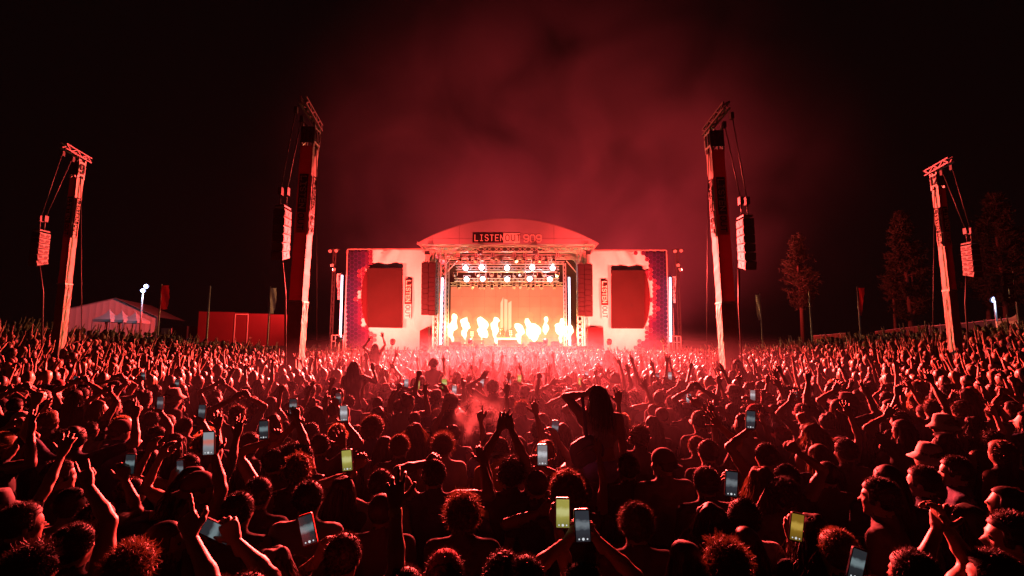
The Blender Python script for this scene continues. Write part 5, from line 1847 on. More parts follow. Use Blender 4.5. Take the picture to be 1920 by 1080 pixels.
def hero(px, py, desc, hair='short', hmat=None, h=1.72, yaw=0.0, armL=None, armR=None, shirt=None, skin=None, cap=None, headrot=None, build=1.0, sleeves=True,
         lift=None, sit=False, hvar=0, band=None, crop=False, Y=None, group=None, detail=1, res=0.0165, trousers=None):
    """armL/armR: (px, py, forward offset, hand pose[, elbow hint])"""
    if Y is None:
        x, y = foot(px, py, h)
    else:
        p = at(px, py, Y); x, y = p.x, p.y
    gz = ground(x, y)
    if lift is not None:
        gz = at(px, py, y).z - h * 0.936
    th = face_yaw(x, y, yaw)
    ct, st = math.cos(-th), math.sin(-th)
    arms = []
    for a, sx in ((armL, -1), (armR, 1)):
        if a is None:
            arms.append(None); continue
        t = at(a[0], a[1], y + a[2])
        d = t - Vector((x, y, gz))
        loc = nv(ct * d.x - st * d.y, st * d.x + ct * d.y, d.z)
        hint = nv(*a[4]) if len(a) > 4 else nv(sx * 0.9, 0.15, -0.55)
        bk = a[5] if len(a) > 5 else (0, -1, 0.1)
        arms.append((loc, a[3], nv(*bk), hint))
    V, F, mi, Hm = person_geo(h, arms, build, headrot, sit, detail, res, 0.05, sleeves, band, crop)
    me = npmesh('person', V, F, mi, [skin or M['skin'], shirt or M['shirt'], trousers or M['trousers'], M['black'], M['band']])
    o = bpy.data.objects.new('person', me)
    o.location = (x, y, gz); o.rotation_euler = (0, 0, th)
    COL.objects.link(o)
    tag(o, desc, 'person', group)
    if hair:
        child(hair_mesh(hair, hvar, True, hmat or M['hair']), 'hair', o, Hm)
    if cap:
        kind, cm = cap
        child(cap_mesh(kind == 'back', cm, kind == 'beanie'), 'beanie' if kind == 'beanie' else 'cap', o, Hm)
    if detail and (abs(yaw) > 0.7 or (headrot and abs(headrot[0]) > 0.6)):
        mb = MB()
        for sx in (-1, 1):
            mb.tube([(sx * 0.031, 0.070, 0.0), (sx * 0.031, 0.088, 0.0)], [0.013, 0.009], 8)
        em = bpy.data.meshes.new('eyes'); em.from_pydata(mb.v, [], mb.f); em.materials.append(M['eye'])
        child(em, 'eyes', o, Hm)
    PEOPLE.append((x, y, 0.25))
    return o

# ------------------------------------------------------------------ the people nearest the camera
BK = (0, -1, 0.1)
hb, hbl, hd = M['hairbrown'], M['hairblonde'], M['hairdark']
# bottom rows
hero(575, 940, 'short haired person behind the red cased phone', 'short', hd, 1.76, hvar=1, build=1.05)
hero(640, 1050, 'dark haired person at the bottom holding up the red cased phone', 'short', hd, 1.70, hvar=2, armL=(596, 1046, 0.14, 'grip', (-0.6, 0.2, -0.8), (-0.5, -0.8, 0.2)), shirt=M['black'])
phone(at(577, 993, 2.62), R(-17), R(4), 'teal', 'big phone in a red rubber case tilted in the lower left', 'caseorange', R(-8))
hero(713, 962, 'spiky haired person beside the raised hand with a wristband', 'buzz', hd, 1.70, hvar=1, shirt=M['black'])
hero(867, 968, 'person with messy curly hair below the two raised arms', 'wavy', hb, 1.74, hvar=1)
hero(1065, 925, 'person with a round rim lit afro behind the yellow phone', 'afro', hb, 1.72, hvar=1, armL=(1012, 962, -0.05, 'relax', (-1, 0, -0.3)))
hero(1195, 988, 'person with thick curly hair at bottom centre right', 'curly', hb, 1.73, hvar=2, shirt=M['black'])
hero(1247, 870, 'bearded man in a grey jacket with his cap turned back', 'buzz', hd, 1.78, hvar=2, cap=('back', M['capdark']), shirt=M['jacket'], build=1.12, yaw=R(8), headrot=(R(30), 0))
hero(1327, 908, 'person with a backwards cap left of the raised grey phone', 'short', hd, 1.74, cap=('back', M['capdark']), hvar=3)
hero(1432, 908, 'wavy haired person right of the raised grey phone', 'longwavy', hb, 1.70, hvar=3)
hero(1337, 985, 'woman with long dark hair over bare shoulders', 'longwavy', hd, 1.66, hvar=1, sleeves=False)
hero(1366, 1066, 'brown haired person cut off at the bottom edge', 'wavy', hb, 1.70, hvar=2)
hero(1400, 1030, 'person with long brown hair tossed to the side', 'long', hb, 1.62, hvar=4, yaw=R(-25))
hero(1093, 1112, 'person filming with both hands on a phone at the bottom', 'short', hd, 1.72, hvar=4, armL=(1066, 1012, 0.28, 'grip', (-1, 0, -0.7), (-0.9, -0.4, 0)), armR=(1119, 1012, 0.28, 'grip', (1, 0, -0.7), (0.9, -0.4, 0)), sleeves=False)
phone(at(1092, 986, 2.46), R(-2), R(0), 'grey', 'dark screened phone held in two hands at bottom centre', 'case', R(-6))
hero(985, 1098, 'person reaching up with the yellow screened phone', 'short', hd, 1.70, hvar=5, armR=(1046, 988, 0.42, 'grip', (0.3, -0.4, -1), (-0.6, -0.7, 0)), sleeves=False)
phone(at(1055, 962, 2.66), R(1), R(0), 'yellow', 'phone with a yellow screen before the round afro', 'case', R(-4))
hero(832, 1086, 'person in a red cap at the bottom edge', 'short', hd, 1.70, cap=('front', M['capred']), hvar=5)
hero(945, 1092, 'dark haired person cut off at bottom centre', 'curly', hd, 1.68, hvar=5)
hero(755, 1128, 'person raising a spread hand with a wristband', 'short', hd, 1.74, hvar=6, armL=(741, 953, 0.12, 'claw', (0.9, -0.2, -0.4), (0.25, -1, 0.1)), band=-1, sleeves=False)
hero(395, 1150, 'person pointing one finger up at the lower left', 'short', hd, 1.74, hvar=7, armL=(359, 1008, 0.1, 'point', (0.5, -0.3, -1), (0.1, -1, 0.1)), sleeves=False)
hero(455, 1138, 'person filming with a phone held sideways at lower left', 'short', hd, 1.72, hvar=8, armR=(442, 1015, 0.2, 'grip', (0.9, -0.2, -0.6), (0.4, -0.9, 0.3)), sleeves=False)
phone(at(407, 996, 2.40), R(-66), R(8), 'teal', 'phone held sideways beside the pointing finger', 'case', R(-6))
hero(128, 1030, 'person raising a bent hand sign in the left dark', 'short', hd, 1.72, hvar=9, armR=(166, 912, 0.1, 'horns', (0.6, -0.2, -1)), sleeves=False)
hero(238, 1074, 'red lit brown haired head at the bottom left', 'wavy', hb, 1.70, hvar=4)
hero(298, 1018, 'woman in profile facing right at lower left', 'long', hd, 1.66, yaw=R(-70), hvar=5)
hero(103, 893, 'man in profile facing the stage in the left dark', 'short', hd, 1.74, yaw=R(-35), hvar=3)
hero(28, 985, 'person in the dark at the lower left corner', 'short', hd, 1.74, yaw=R(-30), hvar=1)
hero(50, 1075, 'dark figure cut off in the bottom left corner', 'wavy', hd, 1.70, hvar=3)
hero(170, 985, 'dark figure behind the bent hand sign', 'short', hd, 1.72, yaw=R(-20), hvar=2)
hero(505, 1080, 'dark figure at the bottom beside the sideways phone', 'longwavy', hd, 1.68, hvar=2, shirt=M['black'])
hero(480, 930, 'dark figure left of the short haired person', 'short', hd, 1.72, hvar=6)
hero(640, 925, 'dark haired person right of the short haired person', 'long', hd, 1.66, hvar=6)
# second band
hero(748, 840, 'short haired person with a broad bare neck', 'short', hb, 1.76, hvar=4, build=1.08, sleeves=False)
hero(830, 838, 'person with tousled hair left of the white cap', 'wavy', hb, 1.73, hvar=5)
hero(937, 846, 'person in a yellow shirt with a white cap turned back', 'short', hd, 1.74, cap=('back', M['capwhite']), hvar=7, shirt=M['yellow'], build=1.05)
hero(632, 818, 'person with curly blonde hair near the white phone', 'curly', hbl, 1.72, hvar=3)
hero(697, 806, 'person with a large bush of curly hair', 'afro', hb, 1.74, hvar=4)
hero(777, 815, 'person with long wavy hair behind the short haired head', 'longwavy', hb, 1.70, hvar=5)
hero(813, 893, 'dark haired person with both bare arms raised high', 'short', hd, 1.76, hvar=8, armL=(800, 868, 0.05, 'relax', (-0.6, -0.5, -0.4)), armR=(905, 868, 0.05, 'relax', (0.8, -0.5, -0.3)), sleeves=False)
hero(958, 892, 'person stretching both arms straight up at centre', 'wavy', hd, 1.74, hvar=6, armL=(936, 806, 0.1, 'open', (-0.6, -0.3, -0.3)), armR=(957, 800, 0.1, 'relax', (0.9, -0.3, -0.3)), sleeves=False)
hero(712, 912, 'person holding up the yellow green phone', 'short', hd, 1.70, hvar=9, armL=(664, 880, 0.15, 'grip', (0.2, -0.5, -1), (0.5, -0.8, 0)))
phone(at(651, 863, 3.55), R(-6), 0, 'yellow', 'phone with a yellow green screen left of centre', 'case')
hero(598, 838, 'person filming with the phone above the blonde curls', 'short', hd, 1.72, hvar=2, armR=(650, 795, 0.15, 'grip', (0.4, -0.4, -1), (0.6, -0.8, 0)))
phone(at(645, 775, 4.75), R(-4), 0, 'white', 'bright phone held above the blonde curly head', 'case')
hero(442, 962, 'person with one long bare arm up holding a striped phone', 'short', hd, 1.72, hvar=1, armL=(402, 852, 0.15, 'grip', (0.9, -0.4, -0.5), (0.6, -0.8, 0)), sleeves=False)
phone(at(392, 831, 3.2), R(-3), 0, 'red', 'phone with a striped screen in the left crowd', 'case')
hero(1008, 912, 'person holding a white screened phone above head', 'buzz', hd, 1.70, hvar=3, armR=(1019, 878, 0.2, 'grip', (0.8, -0.3, -0.8), (0.3, -0.9, 0)))
phone(at(1017, 853, 3.62), R(0), 0, 'white', 'upright phone with a white screen right of the yellow shirt', 'case')
hero(1398, 975, 'person reaching up with a grey screened phone', 'short', hd, 1.72, hvar=4, armL=(1378, 928, 0.2, 'grip', (-0.3, -0.4, -1), (0.4, -0.8, 0)))
phone(at(1371, 907, 3.05), R(7), 0, 'grey', 'grey screened phone between the cap and wavy hair', 'case', R(-4))
hero(1440, 858, 'person with a bare arm lifting the grey phone', 'short', hd, 1.74, hvar=5, armL=(1402, 808, 0.1, 'grip', (-1, -0.2, -0.5), (0.6, -0.8, 0)), sleeves=False)
phone(at(1407, 787, 4.05), R(5), 0, 'grey', 'small grey phone above the bare arm on the right', 'case')
hero(1532, 1010, 'dark person holding the gold screened phone', 'longwavy', hd, 1.70, hvar=6, armL=(1484, 1010, 0.15, 'grip', (-0.4, -0.4, -1), (-0.6, -0.7, 0)))
phone(at(1493, 988, 2.85), R(12), 0, 'gold', 'phone with a gold screen at the lower right', 'case', R(-4))
hero(1578, 1040, 'person with sunglasses on the head filming low', 'short', hb, 1.70, hvar=6, armR=(1597, 1075, 0.1, 'grip', (0.6, -0.2, -1)))
phone(at(1606, 1058, 2.5), R(20), 0, 'teal', 'dark phone cut off at the bottom right', 'case', R(-4))
hero(1660, 935, 'man in a grey jacket turned to the left', 'short', hd, 1.80, yaw=R(40), hvar=7, build=1.1, shirt=M['jacket'])
hero(1912, 1010, 'man in profile at the right edge', 'short', hd, 1.82, yaw=R(55), hvar=8, detail=1)
hero(1725, 1085, 'person clasping both raised hands at lower right', 'short', hd, 1.72, hvar=3, armL=(1760, 985, 0.12, 'relax', (-0.6, 0, -1), (-1, -0.4, 0)), armR=(1772, 982, 0.12, 'relax', (0.8, 0, -0.8), (1, -0.4, 0)), sleeves=False, yaw=R(15))
hero(1475, 930, 'curly haired person in the right crowd', 'curly', hd, 1.68, hvar=4)
hero(1590, 848, 'short haired person facing the stage on the right', 'short', hd, 1.74, hvar=2)
hero(1541, 858, 'person with swept hair beside the short haired person', 'long', hb, 1.70, hvar=7)
hero(1556, 893, 'round headed person below the swept hair', 'buzz', hd, 1.68, hvar=6)
hero(1478, 900, 'person pumping a fist on the right', 'short', hd, 1.70, hvar=8, armR=(1497, 848, 0.1, 'fist', (0.9, 0, -0.6)), sleeves=False)
hero(1800, 885, 'person in profile facing left in the right dark', 'short', hd, 1.74, yaw=R(50), hvar=4)
hero(1830, 985, 'person in the right dark facing the stage', 'long', hd, 1.68, yaw=R(35), hvar=8)
hero(1740, 905, 'shadowed person beside the man in the grey jacket', 'short', hd, 1.74, yaw=R(30), hvar=5)
hero(1880, 1085, 'dark figure cut off at the bottom right corner', 'short', hd, 1.72, yaw=R(30), hvar=6)
hero(1290, 1060, 'dark figure at the bottom between two curly heads', 'long', hd, 1.64, hvar=9, shirt=M['black'])
hero(1180, 880, 'dark haired person left of the bearded man', 'short', hd, 1.70, hvar=5)
hero(1225, 800, 'long haired person right of the woman on shoulders', 'long', hd, 1.72, hvar=3)
hero(1330, 850, 'short haired person below a raised hand right of centre', 'short', hd, 1.72, hvar=9, armR=(1350, 800, 0.05, 'open'))
hero(1010, 810, 'person in a cap left of the woman on shoulders', 'short', hd, 1.72, cap=('front', M['capdark']), hvar=1)
hero(1055, 815, 'dark haired person beside the person in a cap', 'long', hd, 1.70, hvar=1)
hero(565, 860, 'person with a bent bare arm left of the blonde curls', 'short', hd, 1.72, hvar=7, armL=(548, 800, 0.1, 'fist', (-0.9, 0, -0.5)), sleeves=False)
hero(510, 870, 'person raising a phone on a long bare arm', 'short', hd, 1.72, hvar=8, armL=(500, 828, 0.1, 'grip', (-0.6, -0.3, -0.8), (0.6, -0.8, 0)), sleeves=False)
phone(at(495, 806, 4.0), R(-3), 0, 'teal', 'dim phone on a bare arm left of centre', 'case')
hero(548, 845, 'person filming with a dim phone far overhead', 'wavy', hd, 1.72, hvar=7, armR=(556, 784, 0.1, 'grip', (0.9, -0.3, -0.5), (0.6, -0.8, 0)), sleeves=False, Y=4.6)
phone(at(550, 762, 4.75), R(-2), 0, 'teal', 'dim phone held far overhead left of centre', 'case')

# woman on shoulders with a bag
carrier = hero(1112, 872, 'dark person carrying a woman on the shoulders', 'short', hd, 1.74, hvar=5, Y=4.78, lift=None, shirt=M['black'], build=1.1)
woman = hero(1124, 748, 'woman on shoulders in a white crop top with long dark hair', 'long', hd, 1.68, hvar=2, Y=4.75, lift=True, sit=True, crop=True, sleeves=False, shirt=M['white'], skin=M['skin'],
             armL=(1100, 738, 0.06, 'relax', (-0.7, 0.1, -1)), trousers=M['bluebag'], res=0.014)


def bag(c, desc):
    e = tag(empty('shoulder_bag', c), desc, 'bag')
    sd = SDF(); sd.ell(nv(0, 0, 0), nv(0.15, 0.07, 0.10), 0, 0.04); sd.cap(nv(-0.09, 0, -0.06), nv(0.09, 0, -0.06), 0.07, 0.07, 0, 0.04); sd.cap(nv(-0.08, 0, 0.05), nv(0.06, 0, 0.05), 0.05, 0.05, 0, 0.04)
    V, F, _ = sd.mesh(0.011, lambda x, y, z: 0.004 * np.sin(60 * x + 20 * z) * np.sin(35 * z))
    o = bpy.data.objects.new('pouch', npmesh('pouch', V, F, None, [M['bluebag']])); COL.objects.link(o); o.parent = e
    mb = MB(); mb.tube([(0.05, 0.0, 0.08), (0.11, 0.02, 0.22), (0.15, 0.05, 0.32), (0.2, 0.12, 0.4)], 0.016, 6)
    o = bpy.data.objects.new('strap', bpy.data.meshes.new('strap')); o.data.from_pydata(mb.v, [], mb.f); o.data.materials.append(M['bluebag']); COL.objects.link(o); o.parent = e
    mb = MB(); mb.tube([(-0.1, -0.075, 0.02), (0.0, -0.085, 0.035), (0.1, -0.075, 0.02)], 0.005, 6)
    o = bpy.data.objects.new('zip', bpy.data.meshes.new('zip')); o.data.from_pydata(mb.v, [], mb.f); o.data.materials.append(M['steel']); COL.objects.link(o); o.parent = e
    e.rotation_euler = (0, R(-25), R(8))


bag(at(1098, 842, 4.50), 'blue nylon bag slung behind the woman on shoulders')
# other riders further back
for (px, py, Y, hair_, d, aL, aR) in ((663, 690, 9.2, 'long', 'long haired rider on shoulders beside the tower numbered ten', None, (700, 693, 0.2, 'relax', (0.6, 0, -1))),
                                      (812, 684, 11.0, 'wavy', 'rider on shoulders below the left speakers', None, None),
                                      (1384, 684, 11.5, 'long', 'rider on shoulders in front of the tower numbered eleven', None, None),
                                      (703, 652, 15.0, 'long', 'rider with one arm thrown up before the left wing', (690, 640, 0.1, 'open'), (718, 632, 0.1, 'open')),
                                      (797, 655, 19.0, 'wavy', 'rider on shoulders before the light tube left of the stage', None, None),
                                      (1140, 663, 16.0, 'long', 'rider on shoulders below the right subwoofer stack', None, None),
                                      (1028, 657, 21.0, 'short', 'rider on shoulders before the stage centre right', None, None),
                                      (985, 655, 22.0, 'short', 'rider on shoulders right of the performer desk', (978, 648, 0.1, 'open'), None)):
    hero(px, py, d, hair_, hd, 1.70, Y=Y, lift=True, sit=True, armL=aL, armR=aR, detail=0, res=0.024, sleeves=False, shirt=M['black'], group='riders on shoulders')
# performer behind the desk
p = at(942, 622, 49.2)
V, F, mi, Hm = person_geo(1.78, (None, (nv(0.35, 0.1, 1.75), 'open', nv(0, -1, 0), nv(1, 0, -0.4))), 1.0, None, False, 0, 0.026)
o = bpy.data.objects.new('person', npmesh('person', V, F, mi, [M['skin'], M['shirt'], M['trousers'], M['black'], M['band']]))
o.location = (p.x, 49.0, DECK); o.rotation_euler = (0, 0, math.pi); COL.objects.link(o)
tag(o, 'performer standing behind the desk on stage', 'person')
child(hair_mesh('short', 1, False, M['hair']), 'hair', o, Hm)

# ------------------------------------------------------------------ the rest of the near crowd: shared bodies, one object each
HAIRSET = ['short', 'short', 'short', 'short', 'short', 'wavy', 'wavy', 'curly', 'long', 'long', 'long', 'long', 'longwavy', 'bun', 'ponytail', 'ponytail', 'buzz', 'buzz']
HAIRWORD = {'short': 'short haired', 'wavy': 'tousle haired', 'curly': 'curly haired', 'long': 'long haired', 'longwavy': 'wavy long haired', 'bun': 'top bun wearing', 'ponytail': 'ponytailed', 'buzz': 'close cropped', 'afro': 'bushy haired', 'cap': 'capped'}
POSES = []
rp = random.Random(21)


def up_arm(sx, hi=None):
    z = hi if hi is not None else rp.uniform(1.72, 1.98)
    return (nv(sx * rp.uniform(0.12, 0.42), rp.uniform(0.02, 0.28), z), rp.choice(['open', 'relax', 'fist', 'point', 'horns', 'claw', 'open', 'two']), nv(rp.uniform(-0.5, 0.5), -1, 0.1), nv(sx * 0.9, rp.uniform(-0.2, 0.3), -0.5))


VAR = []
for k in range(34):
    kind = (0, 1, 2, 3, 4, 5, 6, 7, 0, 1, 2, 3, 4, 5, 0, 7)[k] if k < 16 else (0, 1, 2, 0, 3, 4, 0, 1, 5, 2, 0, 1, 2, 0, 6, 7, 0, 1)[k - 16]
    if kind in (0, 1, 2):
        arms, w = (None, None), 'arms down'
    elif kind == 3:
        arms, w = (up_arm(-1), None), 'left arm raised'
    elif kind == 4:
        arms, w = (None, up_arm(1)), 'right arm raised'
    elif kind == 5:
        arms, w = (up_arm(-1), up_arm(1)), 'both arms raised'
    elif kind == 6:
        arms, w = (None, (nv(0.16, 0.30, 1.70), 'grip', nv(0.6, -0.8, 0), nv(0.5, -0.3, -1))), 'filming'
    else:
        arms, w = ((nv(-0.1, 0.1, 1.83), 'relax', nv(0, -1, 0), nv(-1, 0, 0.2)), (nv(0.1, 0.1, 1.85), 'relax', nv(0, -1, 0), nv(1, 0, 0.2))), 'clapping overhead'
    V, F, mi, Hm = person_geo(1.725, arms, rp.uniform(0.9, 1.12), (rp.uniform(-0.5, 0.5), rp.uniform(-0.1, 0.25)), False, 0, 0.0225, rp.uniform(0, 0.1), rp.random() < 0.55)
    me = npmesh('person', V, F, mi, [M['skin'], M['shirt'], M['trousers'], M['black'], M['band']])
    VAR.append((me, Hm, w, kind))

LAND = [(0, 'at the left edge'), (130, 'below the tower numbered nine'), (235, 'below the peaked tents'), (330, 'below the dark red banner'), (440, 'below the red wall'), (545, 'before the tower numbered ten'),
        (640, 'before the left light tube'), (720, 'before the left side screen'), (800, 'before the left speakers'), (880, 'before the left flames'), (953, 'before the performer desk'), (1025, 'before the right flames'),
        (1100, 'before the right speakers'), (1180, 'before the right side screen'), (1260, 'before the right light tube'), (1370, 'before the tower numbered eleven'), (1450, 'below the pale feather flag'), (1517, 'below the plain pale pole'),
        (1610, 'below the red pennant'), (1700, 'below the forked pine'), (1790, 'below the tower numbered twelve'), (1890, 'below the WATER banner')]


def project(x, y, z):
    v = Vector((x, y, z)) - CAM
    d = v.dot(FWD)
    return 960 + FPX * v.x / d, 540 - FPX * v.dot(UPV) / d


spots = []
y = 2.9
while y < 44.5:
    dy = 0.60 if y < 14 else 0.68
    half = min(1.16 * y + 1.5, 34)
    x = -half + rp.uniform(0, 0.5)
    while x < half:
        xx, yy = x + rp.uniform(-0.17, 0.17), y + rp.uniform(-0.2, 0.2)
        x += 0.58 if y < 14 else 0.66
        if yy > 41.5 - 0.02 * xx * xx:
            continue
        if abs(xx) > 15 and yy > 31.5:
            continue
        if yy > 35.9 and 7 < abs(xx) < 16.5:
            continue
        if any(abs(xx - tx) < 0.75 and abs(yy - ty) < 0.7 for tx, ty in ((-6.9, 15.0), (6.85, 15.0), (-17.9, 19.0), (17.5, 19.0))):
            continue
        if any((xx - a) ** 2 + (yy - b) ** 2 < 0.40 ** 2 for a, b, _ in PEOPLE):
            continue
        if abs(project(xx, yy, ground(xx, yy) + 1.6)[0] - 960) > 1010:
            continue
        spots.append((yy, xx))
    y += dy
spots.sort()
NEAR = 300 - len(PEOPLE)
near, far = [], []
for yy, xx in spots:
    h = rp.gauss(1.70, 0.075)
    (near if len(near) < NEAR and yy > 3.4 else far).append((xx, yy, h))
far = [f for f in far if f[1] > 3.4]
seen = {}
for i, (xx, yy, h) in enumerate(near):
    me, Hm, w, kind = VAR[rp.randrange(len(VAR))]
    gz = ground(xx, yy)
    s = h / 1.725
    o = bpy.data.objects.new('person', me)
    th = face_yaw(xx, yy, rp.gauss(0, 0.32))
    o.location = (xx, yy, gz); o.rotation_euler = (0, 0, th); o.scale = (s, s, s)
    COL.objects.link(o)
    hk = rp.choice(HAIRSET)
    hm = rp.choice([M['hair'], M['hair'], hd, hb, hd, hbl if rp.random() < 0.3 else hd])
    child(hair_mesh(hk, rp.randrange(3), False, hm), 'hair', o, Hm)
    word = HAIRWORD[hk]
    if hk in ('short', 'buzz') and rp.random() < 0.3:
        bk = rp.random() < 0.5
        child(cap_mesh(bk, rp.choice([M['capdark'], M['capdark'], M['capwhite'], M['capred']])), 'cap', o, Hm)
        word = 'capped'
    elif hk in ('long', 'short', 'ponytail') and rp.random() < 0.12:
        child(bucket_mesh(rp.choice([M['capdark'], M['capwhite'], M['jacket']])), 'bucket_hat', o, Hm)
        word = 'bucket hatted'
    px, py = project(xx, yy, gz + h * 0.94)
    land = min(LAND, key=lambda q: abs(q[0] - px))[1]
    depth = 'close by' if yy < 5 else ('in the near rows' if yy < 7 else ('in the middle rows' if yy < 9.5 else 'further back'))
    tag(o, '%s person %s %s %s' % (word, w, depth, land), 'person', 'people in the near crowd')
    seen.setdefault(o['label'], []).append((yy, o))
    if kind == 6:
        c = o.matrix_basis @ Vector((0.15, 0.36, 1.80))
        scr = rp.choice(['white', 'grey', 'yellow', 'teal', 'white'])
        ph_ = phone(c, R(rp.uniform(-10, 10)), th * 0.3, scr, 'small %s screen phone held up %s %s' % (scr, depth, land), big=False)
        seen.setdefault(ph_['label'], []).append((yy, ph_))

for lab, lst in seen.items():
    if len(lst) > 1:
        lst.sort(key=lambda q: q[0])
        words = {2: ['nearer', 'farther'], 3: ['nearest', 'middle', 'farthest']}.get(len(lst), ['nearest', 'second nearest'] + ['third nearest', 'fourth nearest', 'fifth nearest', 'sixth nearest'][:len(lst) - 2])
        for wd, (_, o) in zip(words, lst):
            o['label'] = wd + ' ' + lab

# phones glinting further back in the photograph
for px, py, Y, scr, d in ((762, 718, 8.5, 'white', 'tiny white phone light below the left side screen'), (852, 731, 8.0, 'white', 'small bright phone left of the smoke puff'), (1065, 735, 8.0, 'white', 'small bright phone left of the woman on shoulders'),
                          (1291, 748, 7.2, 'white', 'small bright phone right of the woman on shoulders'), (1411, 741, 7.0, 'white', 'small bright phone before the tower numbered eleven'), (1127, 681, 11.5, 'white', 'tiny bright phone above the woman on shoulders'),
                          (1256, 705, 9.5, 'white', 'tiny bright phone before the right light tube'), (783, 722, 8.3, 'yellow', 'small yellow phone below the left side screen'), (974, 710, 9.5, 'yellow', 'tiny yellow phone at centre'),
                          (1088, 716, 9.0, 'yellow', 'tiny yellow phone left of the woman on shoulders'), (301, 756, 5.6, 'grey', 'dim phone in the left crowd below the dark red banner'), (379, 772, 5.2, 'grey', 'dim phone in the left crowd above the striped phone')):
    c = at(px, py, Y)
    phone(c, R(rp.uniform(-6, 6)), 0, scr, d, big=False)
    # the arm that holds it
    hero(px + rp.uniform(-12, 12), py + 0.27 * FPX / Y, 'person lifting the %s' % ' '.join(d.split()[:12]), 'short', hd, 1.70, hvar=rp.randrange(3), Y=Y - 0.12, lift=None,
         armR=(px, py + 0.10 * FPX / Y, 0.12, 'grip', (0.7, -0.3, -0.8), (0.5, -0.8, 0)), detail=0, res=0.0225, group='people holding the far phones')

# ------------------------------------------------------------------ the far crowd: one mass of small figures
def ringmesh(rings, n):
    """rings: list of (centre, rx, ry) stacked; closed tube with pointed ends"""
    V, F = [], []
    for c, rx, ry, ux, uy in rings:
        for k in range(n):
            a = 2 * math.pi * k / n
            V.append(c + ux * rx * math.cos(a) + uy * ry * math.sin(a))
    for i in range(len(rings) - 1):
        for k in range(n):
            F.append((i * n + k, i * n + (k + 1) % n, (i + 1) * n + (k + 1) % n, (i + 1) * n + k))
    return V, F


def low_person(arms, hair, build):
    V, F, C = [], [], []
    xh, yh = nv(1, 0, 0), nv(0, 1, 0)

    def add(rings, n, col):
        v, f = ringmesh(rings, n)
        b = len(V)
        V.extend(v); F.extend([tuple(q + b for q in t) for t in f]); C.extend([col] * len(f))

    add([(nv(0, 0, 0.02), .14, .10, xh, yh), (nv(0, 0, .5), .15, .10, xh, yh), (nv(0, 0, .92), .17 * build, .12, xh, yh)], 6, 2)
    add([(nv(0, 0, .85), .16 * build, .12, xh, yh), (nv(0, 0, 1.08), .145 * build, .10, xh, yh), (nv(0, .01, 1.3), .19 * build, .12, xh, yh), (nv(0, .01, 1.42), .18 * build, .085, xh, yh), (nv(0, .01, 1.49), .055, .055, xh, yh)], 8, 1)
    add([(nv(0, .01, 1.46), .052, .052, xh, yh), (nv(0, .02, 1.54), .058, .07, xh, yh), (nv(0, .02, 1.60), .074, .092, xh, yh), (nv(0, .01, 1.67), .07, .088, xh, yh), (nv(0, .01, 1.715), .03, .04, xh, yh)], 8, 0)
    # hair shell, shifted back
    g = {'short': .012, 'big': .04, 'long': .016}[hair]
    rr = [(nv(0, -.02, 1.735 + g), .02, .02, xh, yh), (nv(0, -.015, 1.70 + g * .6), .055 + g, .07 + g, xh, yh), (nv(0, -.022, 1.63), .074 + g, .085 + g, xh, yh), (nv(0, -.035, 1.565), .066 + g, .07 + g * .8, xh, yh)]
    if hair == 'long':
        rr += [(nv(0, -.07, 1.45), .075, .05, xh, yh), (nv(0, -.09, 1.28), .05, .03, xh, yh)]
    add(rr, 8, 3)
    for a, sx in zip(arms, (-1, 1)):
        S = nv(sx * .185 * build, .01, 1.41)
        T = S + nv(sx * .07, .12, -.52) if a is None else a[0]
        E, W = ik(S, T, .285, .255, nv(sx * .9, .1, -.5))
        d = nrmz(W - E); u = nrmz(np.cross(d, nv(.1, .95, .2))); w = np.cross(d, u)
        d1 = nrmz(E - S); u1 = nrmz(np.cross(d1, nv(.1, .95, .2))); w1 = np.cross(d1, u1)
        add([(S, .05, .05, u1, w1), ((S + E) / 2, .046, .046, u1, w1), (E, .037, .037, u, w), (W, .026, .026, u, w)], 5, 0)
        if a is not None:
            fs = (-.5, 0, .5) if a[1] in ('open', 'claw') else (0,)
            lat = nrmz(np.cross(d, nv(0, 1, 0)))
            add([(W, .024, .024, u, w), (W + d * .05, .045, .02, lat, np.cross(d, lat)), (W + d * .10, .042, .018, lat, np.cross(d, lat))], 6, 0)
            for q in fs:
                dd = nrmz(d + lat * q * .6)
                b0 = W + d * .09 + lat * q * .06
                add([(b0, .018, .016, lat, np.cross(d, lat)), (b0 + dd * .10, .009, .009, lat, np.cross(d, lat))], 4, 0)
        else:
            add([(W, .024, .024, u, w), (W + d * .1, .03, .02, u, w), (W + d * .17, .012, .01, u, w)], 5, 0)
    return np.array(V), np.array(F, dtype=np.int64), np.array(C)


LOW = []
for k in range(40):
    q = k % 10
    if q in (0, 1, 2, 3, 4, 5):
        arms = (None, None)
    elif q == 6:
        arms = (up_arm(-1), None)
    elif q == 7:
        arms = (None, up_arm(1))
    else:
        arms = (up_arm(-1), up_arm(1))
    LOW.append(low_person(arms, rp.choice(['short', 'short', 'long', 'big', 'long']), rp.uniform(0.9, 1.1)))
Vs, Fs, Cs, b = [], [], [], 0
for xx, yy, h in far:
    V, F, C = LOW[rp.randrange(40)]
    th = face_yaw(xx, yy, rp.gauss(0, 0.35)); s = h / 1.725
    ct, st = math.cos(th), math.sin(th)
    W = np.empty_like(V)
    W[:, 0] = xx + s * (ct * V[:, 0] - st * V[:, 1]); W[:, 1] = yy + s * (st * V[:, 0] + ct * V[:, 1]); W[:, 2] = ground(xx, yy) + s * V[:, 2]
    Vs.append(W); Fs.append(F + b); b += len(V)
    sk, shirt, hr = rp.randrange(3), rp.randrange(5), rp.randrange(3)
    Cs.append(np.choose(C, [sk, 3 + shirt, 8, 9 + hr]))
